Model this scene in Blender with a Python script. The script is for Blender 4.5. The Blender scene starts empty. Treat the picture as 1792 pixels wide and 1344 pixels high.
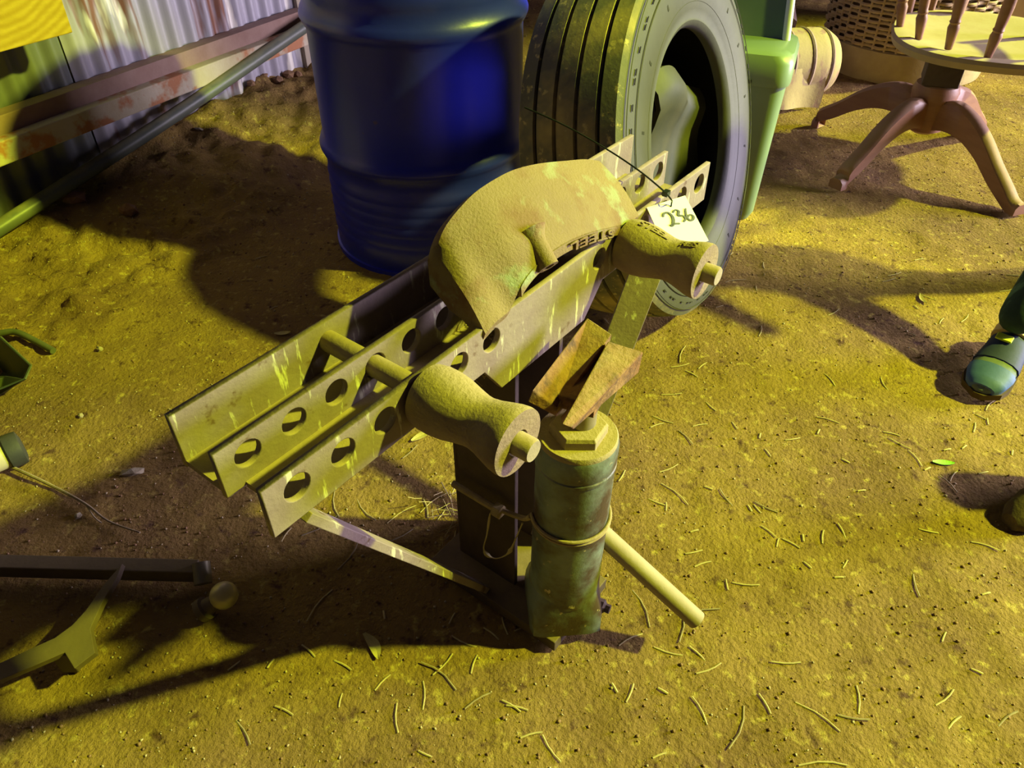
import bpy, bmesh, math, random
import numpy as np
from mathutils import Vector, Matrix
random.seed(7)
RNG = np.random.default_rng(11)
scn = bpy.context.scene
COL = scn.collection

# ------------------------------------------------------------------ camera, world, lights, exposure
CAM_H, PITCH, FPX = 1.2, math.radians(40), 1340.0
cam_d = bpy.data.cameras.new('camera'); cam = bpy.data.objects.new('camera', cam_d); COL.objects.link(cam)
cam.location = (0, 0, CAM_H); cam.rotation_euler = (math.radians(90) - PITCH, 0, 0)
cam_d.sensor_width = 36; cam_d.lens = FPX / 1792 * 36; cam_d.clip_start = 0.02
scn.camera = cam
vs = scn.view_settings
vs.view_transform = 'Standard'; vs.look = 'None'; vs.gamma = 1.0; vs.use_curve_mapping = False
vs.exposure = 0.0
world = bpy.data.worlds.new('shed_gloom'); scn.world = world; world.use_nodes = True
bg = world.node_tree.nodes['Background']
bg.inputs['Color'].default_value = (0.85, 0.72, 0.9, 1); bg.inputs['Strength'].default_value = 0.026

def lamp(name, kind, loc, target, energy, color, **kw):
    d = bpy.data.lights.new(name, kind); o = bpy.data.objects.new(name, d); COL.objects.link(o)
    d.energy = energy; d.color = color
    for k, v in kw.items(): setattr(d, k, v)
    o.location = loc
    o.rotation_euler = (Vector(target) - Vector(loc)).to_track_quat('-Z', 'Y').to_euler()
    return o
# yellow-green flood lamp high on the right of the shed
YELLOW = (0.84, 1.0, 0.06)
lamp('flood_lamp', 'SPOT', (5.2, 0.8, 4.5), (-0.4, 0.52, 0.0), 4400, YELLOW,
     shadow_soft_size=0.13, spot_size=math.radians(38.5), spot_blend=0.30)
# second flood lamp farther down the shed, on the chair and basket
lamp('flood_lamp', 'SPOT', (6.8, 3.7, 4.6), (1.95, 3.25, 0.0), 4200, YELLOW,
     shadow_soft_size=0.13, spot_size=math.radians(24), spot_blend=0.4)
# daylight through the open doorway on the right
lamp('doorway_daylight', 'AREA', (7.2, 2.3, 1.45), (0, 1.6, 0.4), 950, (0.90, 0.80, 1.0),
     shape='RECTANGLE', size=1.8, size_y=2.4)

# ------------------------------------------------------------------ helpers
S_, C_ = math.sin(PITCH), math.cos(PITCH)
def W(px, py, z):                       # point at real height z seen at that place of the photograph
    u = (px - 896) / FPX; v = (py - 672) / FPX
    d = (CAM_H - z) / (S_ + v * C_)
    return Vector((u * d, d * (C_ - v * S_), z))
def WY(px, py, Y):                      # point at real distance Y
    u = (px - 896) / FPX; v = (py - 672) / FPX
    d = Y / (C_ - v * S_)
    return Vector((u * d, Y, CAM_H - d * (S_ + v * C_)))
AX = Vector((0.61116, 0.79150, 0)); QX = Vector((0.79150, -0.61116, 0)); ZX = Vector((0, 0, 1))
def B(u, q, z): return AX * u + QX * q + ZX * z          # bender frame: along beam, outwards, up

class MB:
    def __init__(s): s.v = []; s.f = []
    def add(s, v, f):
        o = len(s.v); s.v += [tuple(x) for x in v]; s.f += [tuple(i + o for i in q) for q in f]; return s
    def hexa(s, p):                     # 4 bottom, 4 top, same winding
        return s.add(p, [(3, 2, 1, 0), (4, 5, 6, 7), (0, 1, 5, 4), (1, 2, 6, 5), (2, 3, 7, 6), (3, 0, 4, 7)])
    def box(s, c, size, ax=None):
        ax = ax or (Vector((1, 0, 0)), Vector((0, 1, 0)), ZX); c = Vector(c); h = [x / 2 for x in size]
        g = lambda a, b, d: c + ax[0] * a * h[0] + ax[1] * b * h[1] + ax[2] * d * h[2]
        return s.hexa([g(-1, -1, -1), g(1, -1, -1), g(1, 1, -1), g(-1, 1, -1), g(-1, -1, 1), g(1, -1, 1), g(1, 1, 1), g(-1, 1, 1)])
    def tube(s, pts, rad, n=10, caps=True, flat=1.0, up=None):
        pts = [Vector(p) for p in pts]; m = len(pts)
        rad = rad if isinstance(rad, (list, tuple)) else [rad] * m
        o = len(s.v); prev = None
        for i, p in enumerate(pts):
            t = (pts[min(i + 1, m - 1)] - pts[max(i - 1, 0)]).normalized()
            if prev is None:
                a = Vector(up) if up else (ZX if abs(t.z) < .9 else Vector((1, 0, 0)))
                x = (a - t * a.dot(t)).normalized()
            else: x = (prev - t * prev.dot(t)).normalized()
            prev = x; y = t.cross(x)
            for k in range(n):
                a = 2 * math.pi * k / n
                s.v.append(tuple(p + x * math.cos(a) * rad[i] + y * math.sin(a) * rad[i] * flat))
        for i in range(m - 1):
            for k in range(n):
                a, b = o + i * n + k, o + i * n + (k + 1) % n
                s.f.append((a, b, b + n, a + n))
        if caps:
            s.f.append(tuple(o + k for k in reversed(range(n)))); s.f.append(tuple(o + (m - 1) * n + k for k in range(n)))
        return s
    def lathe(s, prof, c, ax=None, n=32, closed=False, caps=True):
        # prof: (radius, distance along axis); ax = (x, y, axis)
        ax = ax or (Vector((1, 0, 0)), Vector((0, 1, 0)), ZX); c = Vector(c); o = len(s.v); m = len(prof)
        for r, h in prof:
            for k in range(n):
                a = 2 * math.pi * k / n
                s.v.append(tuple(c + ax[2] * h + ax[0] * r * math.cos(a) + ax[1] * r * math.sin(a)))
        for i in range(m if closed else m - 1):
            for k in range(n):
                a, b = o + i * n + k, o + i * n + (k + 1) % n
                i2 = ((i + 1) % m - i) * n
                s.f.append((a, b, b + i2, a + i2))
        if caps and not closed:
            s.f.append(tuple(o + k for k in reversed(range(n)))); s.f.append(tuple(o + (m - 1) * n + k for k in range(n)))
        return s
    def loft(s, rings, caps=True):
        o = len(s.v); n = len(rings[0])
        for r in rings: s.v += [tuple(p) for p in r]
        for i in range(len(rings) - 1):
            for k in range(n):
                a, b = o + i * n + k, o + i * n + (k + 1) % n
                s.f.append((a, b, b + n, a + n))
        if caps:
            s.f.append(tuple(o + k for k in reversed(range(n)))); s.f.append(tuple(o + (len(rings) - 1) * n + k for k in range(n)))
        return s
    def prism(s, poly, dirv):           # planar polygon (world points) extruded by dirv
        n = len(poly); d = Vector(dirv)
        return s.loft([[Vector(p) for p in poly], [Vector(p) + d for p in poly]])
    def build(s, name, mat, parent=None, smooth=False, bevel=0, angle=40):
        me = bpy.data.meshes.new(name); me.from_pydata(s.v, [], s.f); me.update()
        bm = bmesh.new(); bm.from_mesh(me); bmesh.ops.recalc_face_normals(bm, faces=bm.faces); bm.to_mesh(me); bm.free()
        return finish(name, me, mat, parent, smooth, bevel, angle)
def finish(name, me, mat, parent=None, smooth=False, bevel=0, angle=40):
    o = bpy.data.objects.new(name, me); COL.objects.link(o)
    me.materials.append(mat)
    if smooth:
        me.polygons.foreach_set('use_smooth', [True] * len(me.polygons))
        try: me.set_sharp_from_angle(angle=math.radians(angle))
        except Exception: pass
    if bevel:
        b = o.modifiers.new('bevel', 'BEVEL'); b.width = bevel; b.segments = 2; b.limit_method = 'ANGLE'; b.angle_limit = math.radians(35)
    if parent:
        o.parent = parent
        o.matrix_parent_inverse = Matrix.Translation(-Vector(parent.location)) if parent.type == 'EMPTY' else Matrix.Identity(4)
    return o
def thing(name, label, cat, loc=(0, 0, 0), group=None):
    e = bpy.data.objects.new(name, None); e.empty_display_size = .05; COL.objects.link(e); e.location = loc
    return tag(e, label, cat, group)
def tag(o, label, cat=None, group=None, kind=None):
    o['label'] = label
    if cat: o['category'] = cat
    if group: o['group'] = group
    if kind: o['kind'] = kind
    return o
def curve_plate(name, loops, thick, frame, mat, parent=None, bevel=0.0012):
    # filled 2D outline with holes, extruded; frame = (origin, x axis, y axis, normal), face at origin, depth along normal
    cu = bpy.data.curves.new(name + '_outline', 'CURVE'); cu.dimensions = '2D'; cu.fill_mode = 'BOTH'
    cu.extrude = thick / 2 - bevel; cu.bevel_depth = bevel; cu.bevel_resolution = 1; cu.offset = -bevel
    for lp in loops:
        sp = cu.splines.new('POLY'); sp.points.add(len(lp) - 1); sp.use_cyclic_u = True
        for p, c in zip(sp.points, lp): p.co = (c[0], c[1], 0, 1)
    ob = bpy.data.objects.new('tmp', cu); COL.objects.link(ob)
    dg = bpy.context.evaluated_depsgraph_get(); dg.update()
    me = bpy.data.meshes.new_from_object(ob.evaluated_get(dg)); me.name = name
    bpy.data.objects.remove(ob); bpy.data.curves.remove(cu)
    o, x, y, n = [Vector(a) for a in frame]
    for v in me.vertices: v.co = o + x * v.co.x + y * v.co.y + n * (v.co.z + thick / 2)
    me.materials.clear()
    return finish(name, me, mat, parent)
def text_mesh(name, txt, size, depth, frame, mat, parent=None, bend=None):
    cu = bpy.data.curves.new(name, 'FONT'); cu.body = txt; cu.size = size; cu.extrude = depth; cu.align_x = 'CENTER'; cu.align_y = 'CENTER'
    cu.offset = size * 0.012
    ob = bpy.data.objects.new('tmp', cu); COL.objects.link(ob)
    dg = bpy.context.evaluated_depsgraph_get(); dg.update()
    me = bpy.data.meshes.new_from_object(ob.evaluated_get(dg)); me.name = name
    bpy.data.objects.remove(ob); bpy.data.curves.remove(cu)
    if bend:
        for v in me.vertices: v.co = bend(v.co)
    else:
        o, x, y, n = [Vector(a) for a in frame]
        for v in me.vertices: v.co = o + x * v.co.x + y * v.co.y + n * v.co.z
    fix_normals(me); me.materials.clear()
    return finish(name, me, mat, parent)
def fix_normals(me):
    bm = bmesh.new(); bm.from_mesh(me); bmesh.ops.remove_doubles(bm, verts=bm.verts, dist=1e-6); bmesh.ops.recalc_face_normals(bm, faces=bm.faces); bm.to_mesh(me); bm.free()
def circ(cx, cy, r, n=24): return [(cx + r * math.cos(2 * math.pi * k / n), cy + r * math.sin(2 * math.pi * k / n)) for k in range(n)]
def smooth_path(pts, k=6):
    P = [Vector(p) for p in pts]; out = []
    for i in range(len(P) - 1):
        p0, p1, p2, p3 = P[max(i - 1, 0)], P[i], P[i + 1], P[min(i + 2, len(P) - 1)]
        for j in range(k):
            t = j / k
            out.append(0.5 * ((2 * p1) + (p2 - p0) * t + (2 * p0 - 5 * p1 + 4 * p2 - p3) * t * t + (3 * p1 - p0 - 3 * p2 + p3) * t ** 3))
    out.append(P[-1]); return out
class NZ:                               # smooth value noise
    def __init__(s, seed): s.g = np.random.default_rng(seed).random((256, 256)) * 2 - 1
    def __call__(s, x, y, sc):
        x = np.asarray(x) / sc; y = np.asarray(y) / sc
        i = np.floor(x).astype(int); j = np.floor(y).astype(int); fx = x - i; fy = y - j
        fx = fx * fx * (3 - 2 * fx); fy = fy * fy * (3 - 2 * fy); g = s.g
        a = g[i & 255, j & 255]; b = g[(i + 1) & 255, j & 255]; c = g[i & 255, (j + 1) & 255]; d = g[(i + 1) & 255, (j + 1) & 255]
        return (a * (1 - fx) + b * fx) * (1 - fy) + (c * (1 - fx) + d * fx) * fy

# ------------------------------------------------------------------ materials
def pm(name, c1, c2, scale=8., rough=.75, metal=0., dust=None, spots=None, spots2=None, bump=.25, bscale=60., stretch=(1, 1, 1), rough2=None, detail=6, spec=.4, bdist=.004):
    """two-tone procedural surface; dust = (colour, lo, hi) settles on up-facing sides; spots = (colour, scale, lo, hi, stretch)"""
    m = bpy.data.materials.new(name); m.use_nodes = True; nt = m.node_tree; N = nt.nodes; L = nt.links
    b = N['Principled BSDF']; b.inputs['Metallic'].default_value = metal; b.inputs['Roughness'].default_value = rough
    b.inputs['Specular IOR Level'].default_value = spec
    tc = N.new('ShaderNodeTexCoord')
    def noise(sc, st=(1, 1, 1), det=detail):
        mp = N.new('ShaderNodeMapping'); mp.inputs['Scale'].default_value = st; L.new(tc.outputs['Object'], mp.inputs['Vector'])
        n = N.new('ShaderNodeTexNoise'); n.inputs['Scale'].default_value = sc; n.inputs['Detail'].default_value = det; n.inputs['Roughness'].default_value = .62
        L.new(mp.outputs['Vector'], n.inputs['Vector']); return n.outputs['Fac']
    def ramp(sock, lo, hi):
        r = N.new('ShaderNodeMapRange'); r.inputs['From Min'].default_value = lo; r.inputs['From Max'].default_value = hi; r.clamp = True
        L.new(sock, r.inputs['Value']); return r.outputs['Result']
    def mix(f, a, c):
        x = N.new('ShaderNodeMix'); x.data_type = 'RGBA'
        L.new(f, x.inputs[0])
        for s, k in ((a, 6), (c, 7)):
            if isinstance(s, tuple): x.inputs[k].default_value = (*s, 1)
            else: L.new(s, x.inputs[k])
        return x.outputs[2]
    col = mix(ramp(noise(scale, stretch), .33, .67), c1, c2)
    for sp in (spots, spots2):
        if sp: col = mix(ramp(noise(sp[1], sp[4] if len(sp) > 4 else (1, 1, 1), 4), sp[2], sp[3]), col, sp[0])
    if dust:
        ge = N.new('ShaderNodeNewGeometry'); sx = N.new('ShaderNodeSeparateXYZ'); L.new(ge.outputs['Normal'], sx.inputs[0])
        ad = N.new('ShaderNodeMath'); ad.operation = 'ADD'; L.new(sx.outputs['Z'], ad.inputs[0])
        nn = N.new('ShaderNodeMath'); nn.operation = 'MULTIPLY_ADD'; L.new(noise(18), nn.inputs[0]); nn.inputs[1].default_value = .9; nn.inputs[2].default_value = -.45
        L.new(nn.outputs[0], ad.inputs[1])
        fac = ramp(ad.outputs[0], dust[1], dust[2])
        col = mix(fac, col, dust[0])
        rr = N.new('ShaderNodeMapRange'); L.new(fac, rr.inputs['Value']); rr.inputs['To Min'].default_value = rough; rr.inputs['To Max'].default_value = .95
        L.new(rr.outputs['Result'], b.inputs['Roughness'])
    L.new(col, b.inputs['Base Color'])
    if bump:
        bp = N.new('ShaderNodeBump'); bp.inputs['Strength'].default_value = bump; bp.inputs['Distance'].default_value = bdist
        L.new(noise(bscale, (1, 1, 1), 8), bp.inputs['Height']); L.new(bp.outputs['Normal'], b.inputs['Normal'])
    return m
DUST = (.36, .27, .155)
M = {}
M['soil'] = pm('red_soil', (.20, .118, .055), (.33, .215, .062), 3.2, .97, spots=((.46, .34, .10), 38, .57, .70), spots2=((.11, .058, .038), 24, .585, .70), bump=1.0, bscale=95, spec=.1, bdist=.010)
M['clod'] = pm('soil_clods', (.2, .115, .072), (.3, .18, .095), 30, .97, bump=.6, bscale=200, spec=.1)
M['grit'] = pm('pale_grit', (.48, .40, .26), (.33, .25, .15), 120, .9, bump=0, spec=.2)
M['straw'] = pm('dry_straw', (.50, .40, .2), (.36, .28, .14), 90, .8, bump=.1)
M['stalk'] = pm('grey_stalk', (.22, .16, .10), (.32, .25, .16), 90, .9, bump=.1)
M['leaf_dry'] = pm('dry_leaf', (.55, .46, .17), (.40, .33, .12), 60, .8, bump=.3, bscale=120)
M['leaf_green'] = pm('green_leaf', (.28, .62, .08), (.2, .48, .06), 40, .6, bump=.2)
M['stone'] = pm('pale_stone', (.42, .36, .26), (.28, .22, .15), 40, .9, bump=.6, bscale=80)
M['brick'] = pm('red_rubble', (.2, .09, .055), (.28, .16, .09), 25, .95, bump=.8, bscale=60)
M['beam'] = pm('worn_purple_grey_paint', (.19, .135, .135), (.25, .195, .165), 14, .68, dust=(DUST, .55, 1.05), spots=((.52, .48, .36), 70, .60, .68, (1, 1, .2)), spots2=((.12, .07, .05), 26, .62, .69), bump=.3, bscale=120)
M['cast'] = pm('dusty_cast_iron', (.165, .105, .062), (.245, .175, .075), 6, .8, dust=((.25, .18, .07), .35, 1.35), spots=((.15, .072, .03), 14, .50, .66), spots2=((.26, .29, .16), 15, .57, .67), bump=.5, bscale=260)
M['roller'] = pm('dusty_roller_iron', (.18, .115, .10), (.26, .19, .14), 14, .75, dust=((.34, .255, .13), .0, .6), bump=.6, bscale=170)
M['pin'] = pm('pin_steel', (.30, .24, .2), (.36, .29, .22), 30, .65, metal=.2, dust=(DUST, .2, .9), bump=.3, bscale=120)
M['darksteel'] = pm('dark_painted_steel', (.055, .035, .034), (.10, .065, .058), 10, .7, dust=((.2, .14, .08), .5, 1.1), bump=.3)
M['jack'] = pm('blue_green_jack_paint', (.13, .165, .17), (.20, .235, .225), 9, .42, spots=((.06, .038, .032), 10, .38, .58), spots2=((.50, .40, .26), 60, .66, .72), dust=((.44, .33, .16), .55, 1.0), bump=.25, bscale=90)
M['jacktop'] = pm('dusty_jack_top', (.3, .23, .15), (.38, .29, .15), 20, .85, dust=((.36, .27, .13), .2, .8), bump=.5, bscale=160)
M['ram'] = pm('greasy_ram', (.24, .2, .15), (.34, .27, .18), 30, .5, metal=.3, bump=.1)
M['rust'] = pm('flaking_rust', (.19, .08, .035), (.30, .17, .08), 24, .92, spots=((.10, .055, .04), 30, .48, .64), dust=((.40, .28, .13), .75, 1.25), bump=.9, bscale=110)
M['tube'] = pm('tan_handle_tube', (.36, .285, .21), (.31, .235, .165), 16, .75, bump=.2)
M['wire'] = pm('dusty_wire', (.36, .28, .15), (.26, .18, .1), 60, .85, bump=.4)
M['web'] = pm('dusty_cobweb', (.5, .42, .22), (.38, .3, .16), 60, .9, bump=.3)
M['drum'] = pm('blue_drum_enamel', (.012, .017, .52), (.016, .024, .62), 3, .34, spots=((.14, .07, .045), 6, .68, .74), spots2=((.20, .19, .2), 70, .74, .78), bump=.06, bscale=14, spec=.5, bdist=.02)
M['rubber'] = pm('dusty_lit_tread_rubber', (.11, .105, .10), (.15, .14, .12), 12, .72, spots=((.40, .31, .15), 7, .44, .66), spots2=((.5, .4, .2), 50, .60, .68), bump=.25, bscale=90)  # real dust, but paler and heavier to paint lamp light into the tread
M['sidewall'] = pm('tyre_sidewall_rubber', (.058, .056, .062), (.076, .072, .076), 8, .6, spots=((.06, .055, .055), 70, .68, .72), bump=.15, bscale=70)
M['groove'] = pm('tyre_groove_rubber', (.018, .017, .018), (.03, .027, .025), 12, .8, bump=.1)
M['tubeflap'] = pm('inner_tube_rubber', (.036, .038, .034), (.065, .06, .042), 9, .62, bump=.1)
M['greenplastic'] = pm('green_plastic', (.18, .255, .17), (.21, .285, .19), 5, .38, bump=.03, spots=((.3, .28, .16), 14, .70, .8))
M['greendark'] = pm('smoked_green_plastic', (.11, .16, .14), (.14, .2, .17), 4, .18, bump=.02)
M['pale'] = pm('pale_plastic', (.6, .64, .58), (.66, .68, .62), 5, .4, bump=.02)
M['black'] = pm('black_plastic', (.012, .012, .013), (.02, .02, .02), 5, .35, bump=.02)
M['tub'] = pm('dark_green_sheet', (.018, .026, .016), (.03, .04, .022), 8, .35, bump=.05)
M['tubrim'] = pm('worn_green_edge', (.07, .085, .04), (.11, .12, .06), 20, .5, bump=.05)
M['cream'] = pm('cream_enamel', (.50, .44, .30), (.42, .36, .24), 9, .45, bump=.1)
M['collar'] = pm('black_rubber_collar', (.03, .032, .03), (.05, .05, .045), 20, .6, bump=.15)
M['chairwood'] = pm('red_brown_wood', (.26, .12, .075), (.34, .17, .10), 5, .5, stretch=(1, 1, 6), bump=.15, dust=((.38, .25, .15), .45, 1.2))
M['seatwood'] = pm('dusty_seat_wood', (.40, .27, .16), (.48, .36, .2), 6, .6, dust=((.52, .42, .26), .5, 1.1), bump=.15)
M['wicker'] = pm('brown_wicker', (.36, .25, .12), (.46, .34, .16), 40, .8, bump=.3)
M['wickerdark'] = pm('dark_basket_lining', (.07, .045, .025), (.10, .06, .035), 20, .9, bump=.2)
M['band'] = pm('yellowed_basket_band', (.42, .33, .15), (.30, .22, .1), 7, .8, bump=.5, bscale=40)
M['rug'] = pm('striped_cloth', (.48, .38, .18), (.42, .32, .16), 8, .9, bump=.3, spots=((.34, .2, .16), 16, .52, .62, (1, 1, .3)))
M['pinkcloth'] = pm('dusty_pink_cloth', (.38, .27, .24), (.30, .2, .18), 10, .95, bump=.4)
M['card'] = pm('brown_cardboard', (.42, .31, .2), (.36, .26, .16), 6, .9, bump=.1)
M['paper'] = pm('white_tag_card', (.93, .93, .95), (.90, .90, .93), 4, .6, bump=0)
M['ink'] = pm('grey_marker_ink', (.10, .10, .11), (.15, .15, .16), 60, .6, bump=0)
M['inkpale'] = pm('faint_print', (.45, .45, .5), (.5, .5, .55), 60, .6, bump=0)
M['tie'] = pm('black_cable_tie', (.012, .016, .015), (.02, .025, .022), 30, .3, bump=0)
M['sheet_a'] = pm('galvanised_sheet', (.22, .23, .225), (.17, .18, .18), 4, .45, metal=.35, bump=.05, stretch=(1, 1, .2), spots=((.40, .38, .36), 7, .62, .75, (1, 1, .3)))
M['sheet_b'] = pm('rust_streaked_sheet', (.34, .32, .37), (.42, .40, .45), 5, .5, metal=.2, stretch=(1, 1, .18), spots=((.22, .10, .065), 7, .56, .63, (1, 1, .16)), spots2=((.78, .74, .66), 8, .60, .66, (1, 1, .2)), bump=.15, bscale=40)
M['angle'] = pm('rusty_angle_steel', (.24, .14, .11), (.32, .21, .17), 9, .75, bump=.3)
M['rail'] = pm('peeling_white_rail', (.52, .46, .36), (.42, .34, .22), 7, .75, spots=((.40, .17, .08), 9, .50, .60), bump=.4, bscale=60)
M['polypipe'] = pm('dark_poly_pipe', (.085, .10, .085), (.12, .13, .10), 7, .42, dust=((.26, .24, .13), .6, 1.2), bump=.1)
M['postwood'] = pm('grey_post', (.30, .25, .2), (.36, .3, .22), 9, .8, bump=.3, stretch=(1, 1, .2))
M['plank'] = pm('raw_pine_plank', (.60, .40, .13), (.50, .32, .09), 26, .8, stretch=(.35, .35, 1.6), bump=.5, bscale=50)
def rings_on(m, scale, dist, dark, amount):
    nt = m.node_tree; N = nt.nodes; L = nt.links; b = N['Principled BSDF']; src = b.inputs['Base Color'].links[0].from_socket
    tc = N.new('ShaderNodeTexCoord'); wv = N.new('ShaderNodeTexWave'); wv.wave_type = 'RINGS'; wv.rings_direction = 'SPHERICAL'
    mp = N.new('ShaderNodeMapping'); mp.inputs['Location'].default_value = (1.45, -2.2, -.95); L.new(tc.outputs['Object'], mp.inputs['Vector']); L.new(mp.outputs['Vector'], wv.inputs['Vector'])
    wv.inputs['Scale'].default_value = scale; wv.inputs['Distortion'].default_value = dist; wv.inputs['Detail'].default_value = 3
    mx = N.new('ShaderNodeMix'); mx.data_type = 'RGBA'; mm = N.new('ShaderNodeMath'); mm.operation = 'MULTIPLY'; L.new(wv.outputs['Fac'], mm.inputs[0]); mm.inputs[1].default_value = amount
    L.new(mm.outputs[0], mx.inputs[0]); L.new(src, mx.inputs[6]); mx.inputs[7].default_value = (*dark, 1); L.new(mx.outputs[2], b.inputs['Base Color'])
rings_on(M['plank'], 15, 2.5, (.36, .2, .04), .55)
M['hitch'] = pm('brown_painted_steel', (.09, .062, .045), (.13, .092, .062), 12, .6, dust=((.16, .12, .07), .7, 1.2), bump=.2)
M['hitchedge'] = pm('worn_steel', (.2, .18, .13), (.25, .21, .15), 12, .45, metal=.4, bump=.1)
M['ball'] = pm('dusty_tow_ball', (.44, .38, .2), (.52, .44, .22), 30, .35, metal=.2, bump=.1)
M['jeans'] = pm('teal_denim', (.02, .045, .055), (.035, .068, .075), 14, .9, spots=((.10, .2, .16), 16, .56, .66, (1, 1, .35)), bump=.3, bscale=120)
M['hoodie'] = pm('navy_jersey', (.02, .025, .07), (.03, .035, .09), 14, .95, bump=.2)
M['skin'] = pm('skin', (.55, .36, .27), (.6, .4, .3), 10, .55, bump=.05)
M['hair'] = pm('brown_hair', (.08, .05, .03), (.12, .07, .04), 60, .6, bump=.4, stretch=(1, 1, .2))
M['shoeblue'] = pm('blue_shoe_fabric', (.04, .09, .42), (.06, .12, .5), 20, .6, bump=.15)
M['shoenavy'] = pm('navy_shoe_fabric', (.014, .022, .12), (.02, .032, .16), 20, .7, bump=.15)
M['shoegreen'] = pm('grey_green_mesh', (.10, .13, .18), (.14, .17, .2), 20, .7, bump=.15)
M['shoesole'] = pm('dark_brown_sole', (.07, .04, .025), (.10, .06, .035), 20, .8, bump=.1)
M['orange'] = pm('cream_orange_strap', (.72, .48, .24), (.8, .6, .36), 30, .6, bump=0)
M['lime'] = pm('lime_patch', (.6, .72, .04), (.66, .78, .06), 30, .5, bump=0)
M['suede'] = pm('dark_brown_suede', (.075, .05, .038), (.12, .08, .055), 40, .95, bump=.7, bscale=120)

# ------------------------------------------------------------------ the setting
WP = Vector((-1.6, 2.13, 0)); WD = Vector((.49, .872, 0)).normalized(); WN = Vector((.872, -.49, 0)).normalized()
def wall_pt(s, off, z): return WP + WD * s + WN * off + ZX * z
n1, n2, n3, n4 = NZ(1), NZ(2), NZ(3), NZ(4)
def ground_h(x, y):
    x = np.asarray(x, float); y = np.asarray(y, float)
    d = (x - WP.x) * WN.x + (y - WP.y) * WN.y; s = (x - WP.x) * WD.x + (y - WP.y) * WD.y
    h = .004 * n1(x, y, .35) + .0035 * n2(x, y, .12) + .0022 * n3(x, y, .045) + .0011 * n4(x, y, .02)
    e = d + .06 * n1(s, d, .33) + .03 * n3(s, d, .12)
    t = np.clip((.66 - e) / .62, 0, 1); bank = .105 * t ** 1.1 + .04 * np.clip((.62 - e) / .10, 0, 1)
    bank = bank * np.clip((s + .25) / 1.1, .22, 1)
    rough = np.clip((.70 - e) / .2, 0, 1)
    return h + bank + rough * (.016 * n2(x, y, .085) + .012 * n4(x, y, .04) + .006 * n3(x, y, .018))
x0, x1, y0, y1, st = -3.2, 4.4, -.9, 7.0, .014
gx = np.arange(x0, x1, st); gy = np.arange(y0, y1, st); GX, GY = np.meshgrid(gx, gy)
GZ = ground_h(GX, GY)
nx, ny = len(gx), len(gy)
me = bpy.data.meshes.new('floor')
vv = np.stack([GX, GY, GZ], -1).reshape(-1, 3)
ii = (np.arange(ny - 1)[:, None] * nx + np.arange(nx - 1)[None, :]).reshape(-1)
ff = np.stack([ii, ii + 1, ii + nx + 1, ii + nx], 1)
me.vertices.add(len(vv)); me.vertices.foreach_set('co', vv.ravel())
me.loops.add(ff.size); me.loops.foreach_set('vertex_index', ff.ravel().astype(np.int32))
me.polygons.add(len(ff)); me.polygons.foreach_set('loop_start', (np.arange(len(ff)) * 4).astype(np.int32))
me.update(calc_edges=True); me.validate()
fl = finish('floor', me, M['soil'], smooth=True, angle=180)
tag(fl, 'trodden red dirt floor with a bank of loose soil against the iron wall', kind='structure')
def gz(x, y): return float(ground_h(x, y))

# corrugated wall, each sheet a piece
wall = bpy.data.objects.new('wall_left', None); COL.objects.link(wall); wall.location = WP
tag(wall, 'corrugated iron shed wall of overlapping galvanised sheets', kind='structure')
def sheet(s0, s1, off, mat, z0=-.05, z1=2.6):
    mb = MB(); n = int((s1 - s0) / .0076); rows = [z0, .3, .9, 1.7, z1]
    for side in (0, .0012):
        for z in rows:
            for i in range(n + 1):
                s = s0 + (s1 - s0) * i / n
                mb.v.append(tuple(wall_pt(s, off - side + .0095 * math.cos(2 * math.pi * s / .076), z)))
    R = len(rows); K = n + 1
    for sd in (0, 1):
        for r in range(R - 1):
            for i in range(n):
                a = sd * R * K + r * K + i; mb.f.append((a, a + 1, a + K + 1, a + K))
    for i in range(n): mb.f.append((i, i + 1, R * K + i + 1, R * K + i))
    for r in range(R - 1):
        for i in (0, n): mb.f.append((r * K + i, (r + 1) * K + i, R * K + (r + 1) * K + i, R * K + r * K + i))
    return mb.build('corrugated_sheet', mat, wall, smooth=True, angle=60)
SB = .43                                  # lap between plain and rust-streaked sheet
sheet(SB - 1.55, SB - .74, -.005, M['sheet_b']); sheet(SB - .78, SB + .02, .0, M['sheet_a']); sheet(SB - .01, SB + .76, .006, M['sheet_b'])
sheet(SB + .73, SB + 1.5, .0, M['sheet_b']); sheet(SB + 1.47, SB + 2.25, .006, M['sheet_a']); sheet(SB + 2.22, SB + 3.0, 0, M['sheet_b'])
fr = (WD, WN, ZX)
t1 = MB()
t1.box(wall_pt(.9, .040, .366), (4.2, .055, .006), fr); t1.box(wall_pt(.9, .065, .340), (4.2, .006, .055), fr)
tag(t1.build('trim_1', M['angle'], bevel=.001), 'rusty brown angle steel girt along the corrugated wall', kind='structure')
t2 = MB(); t2.box(wall_pt(.9, .085, .285), (4.2, .05, .066), fr)
tag(t2.build('trim_2', M['rail'], bevel=.004), 'peeling white painted rail with rust patches below the angle girt', kind='structure')
t3 = MB(); p = WY(528, 60, 3.42); t3.box((p.x, p.y, 1.2), (.07, .07, 2.4), fr)
tag(t3.build('trim_3', M['postwood'], bevel=.003), 'grey square wall post beside the blue drum', kind='structure')

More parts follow.
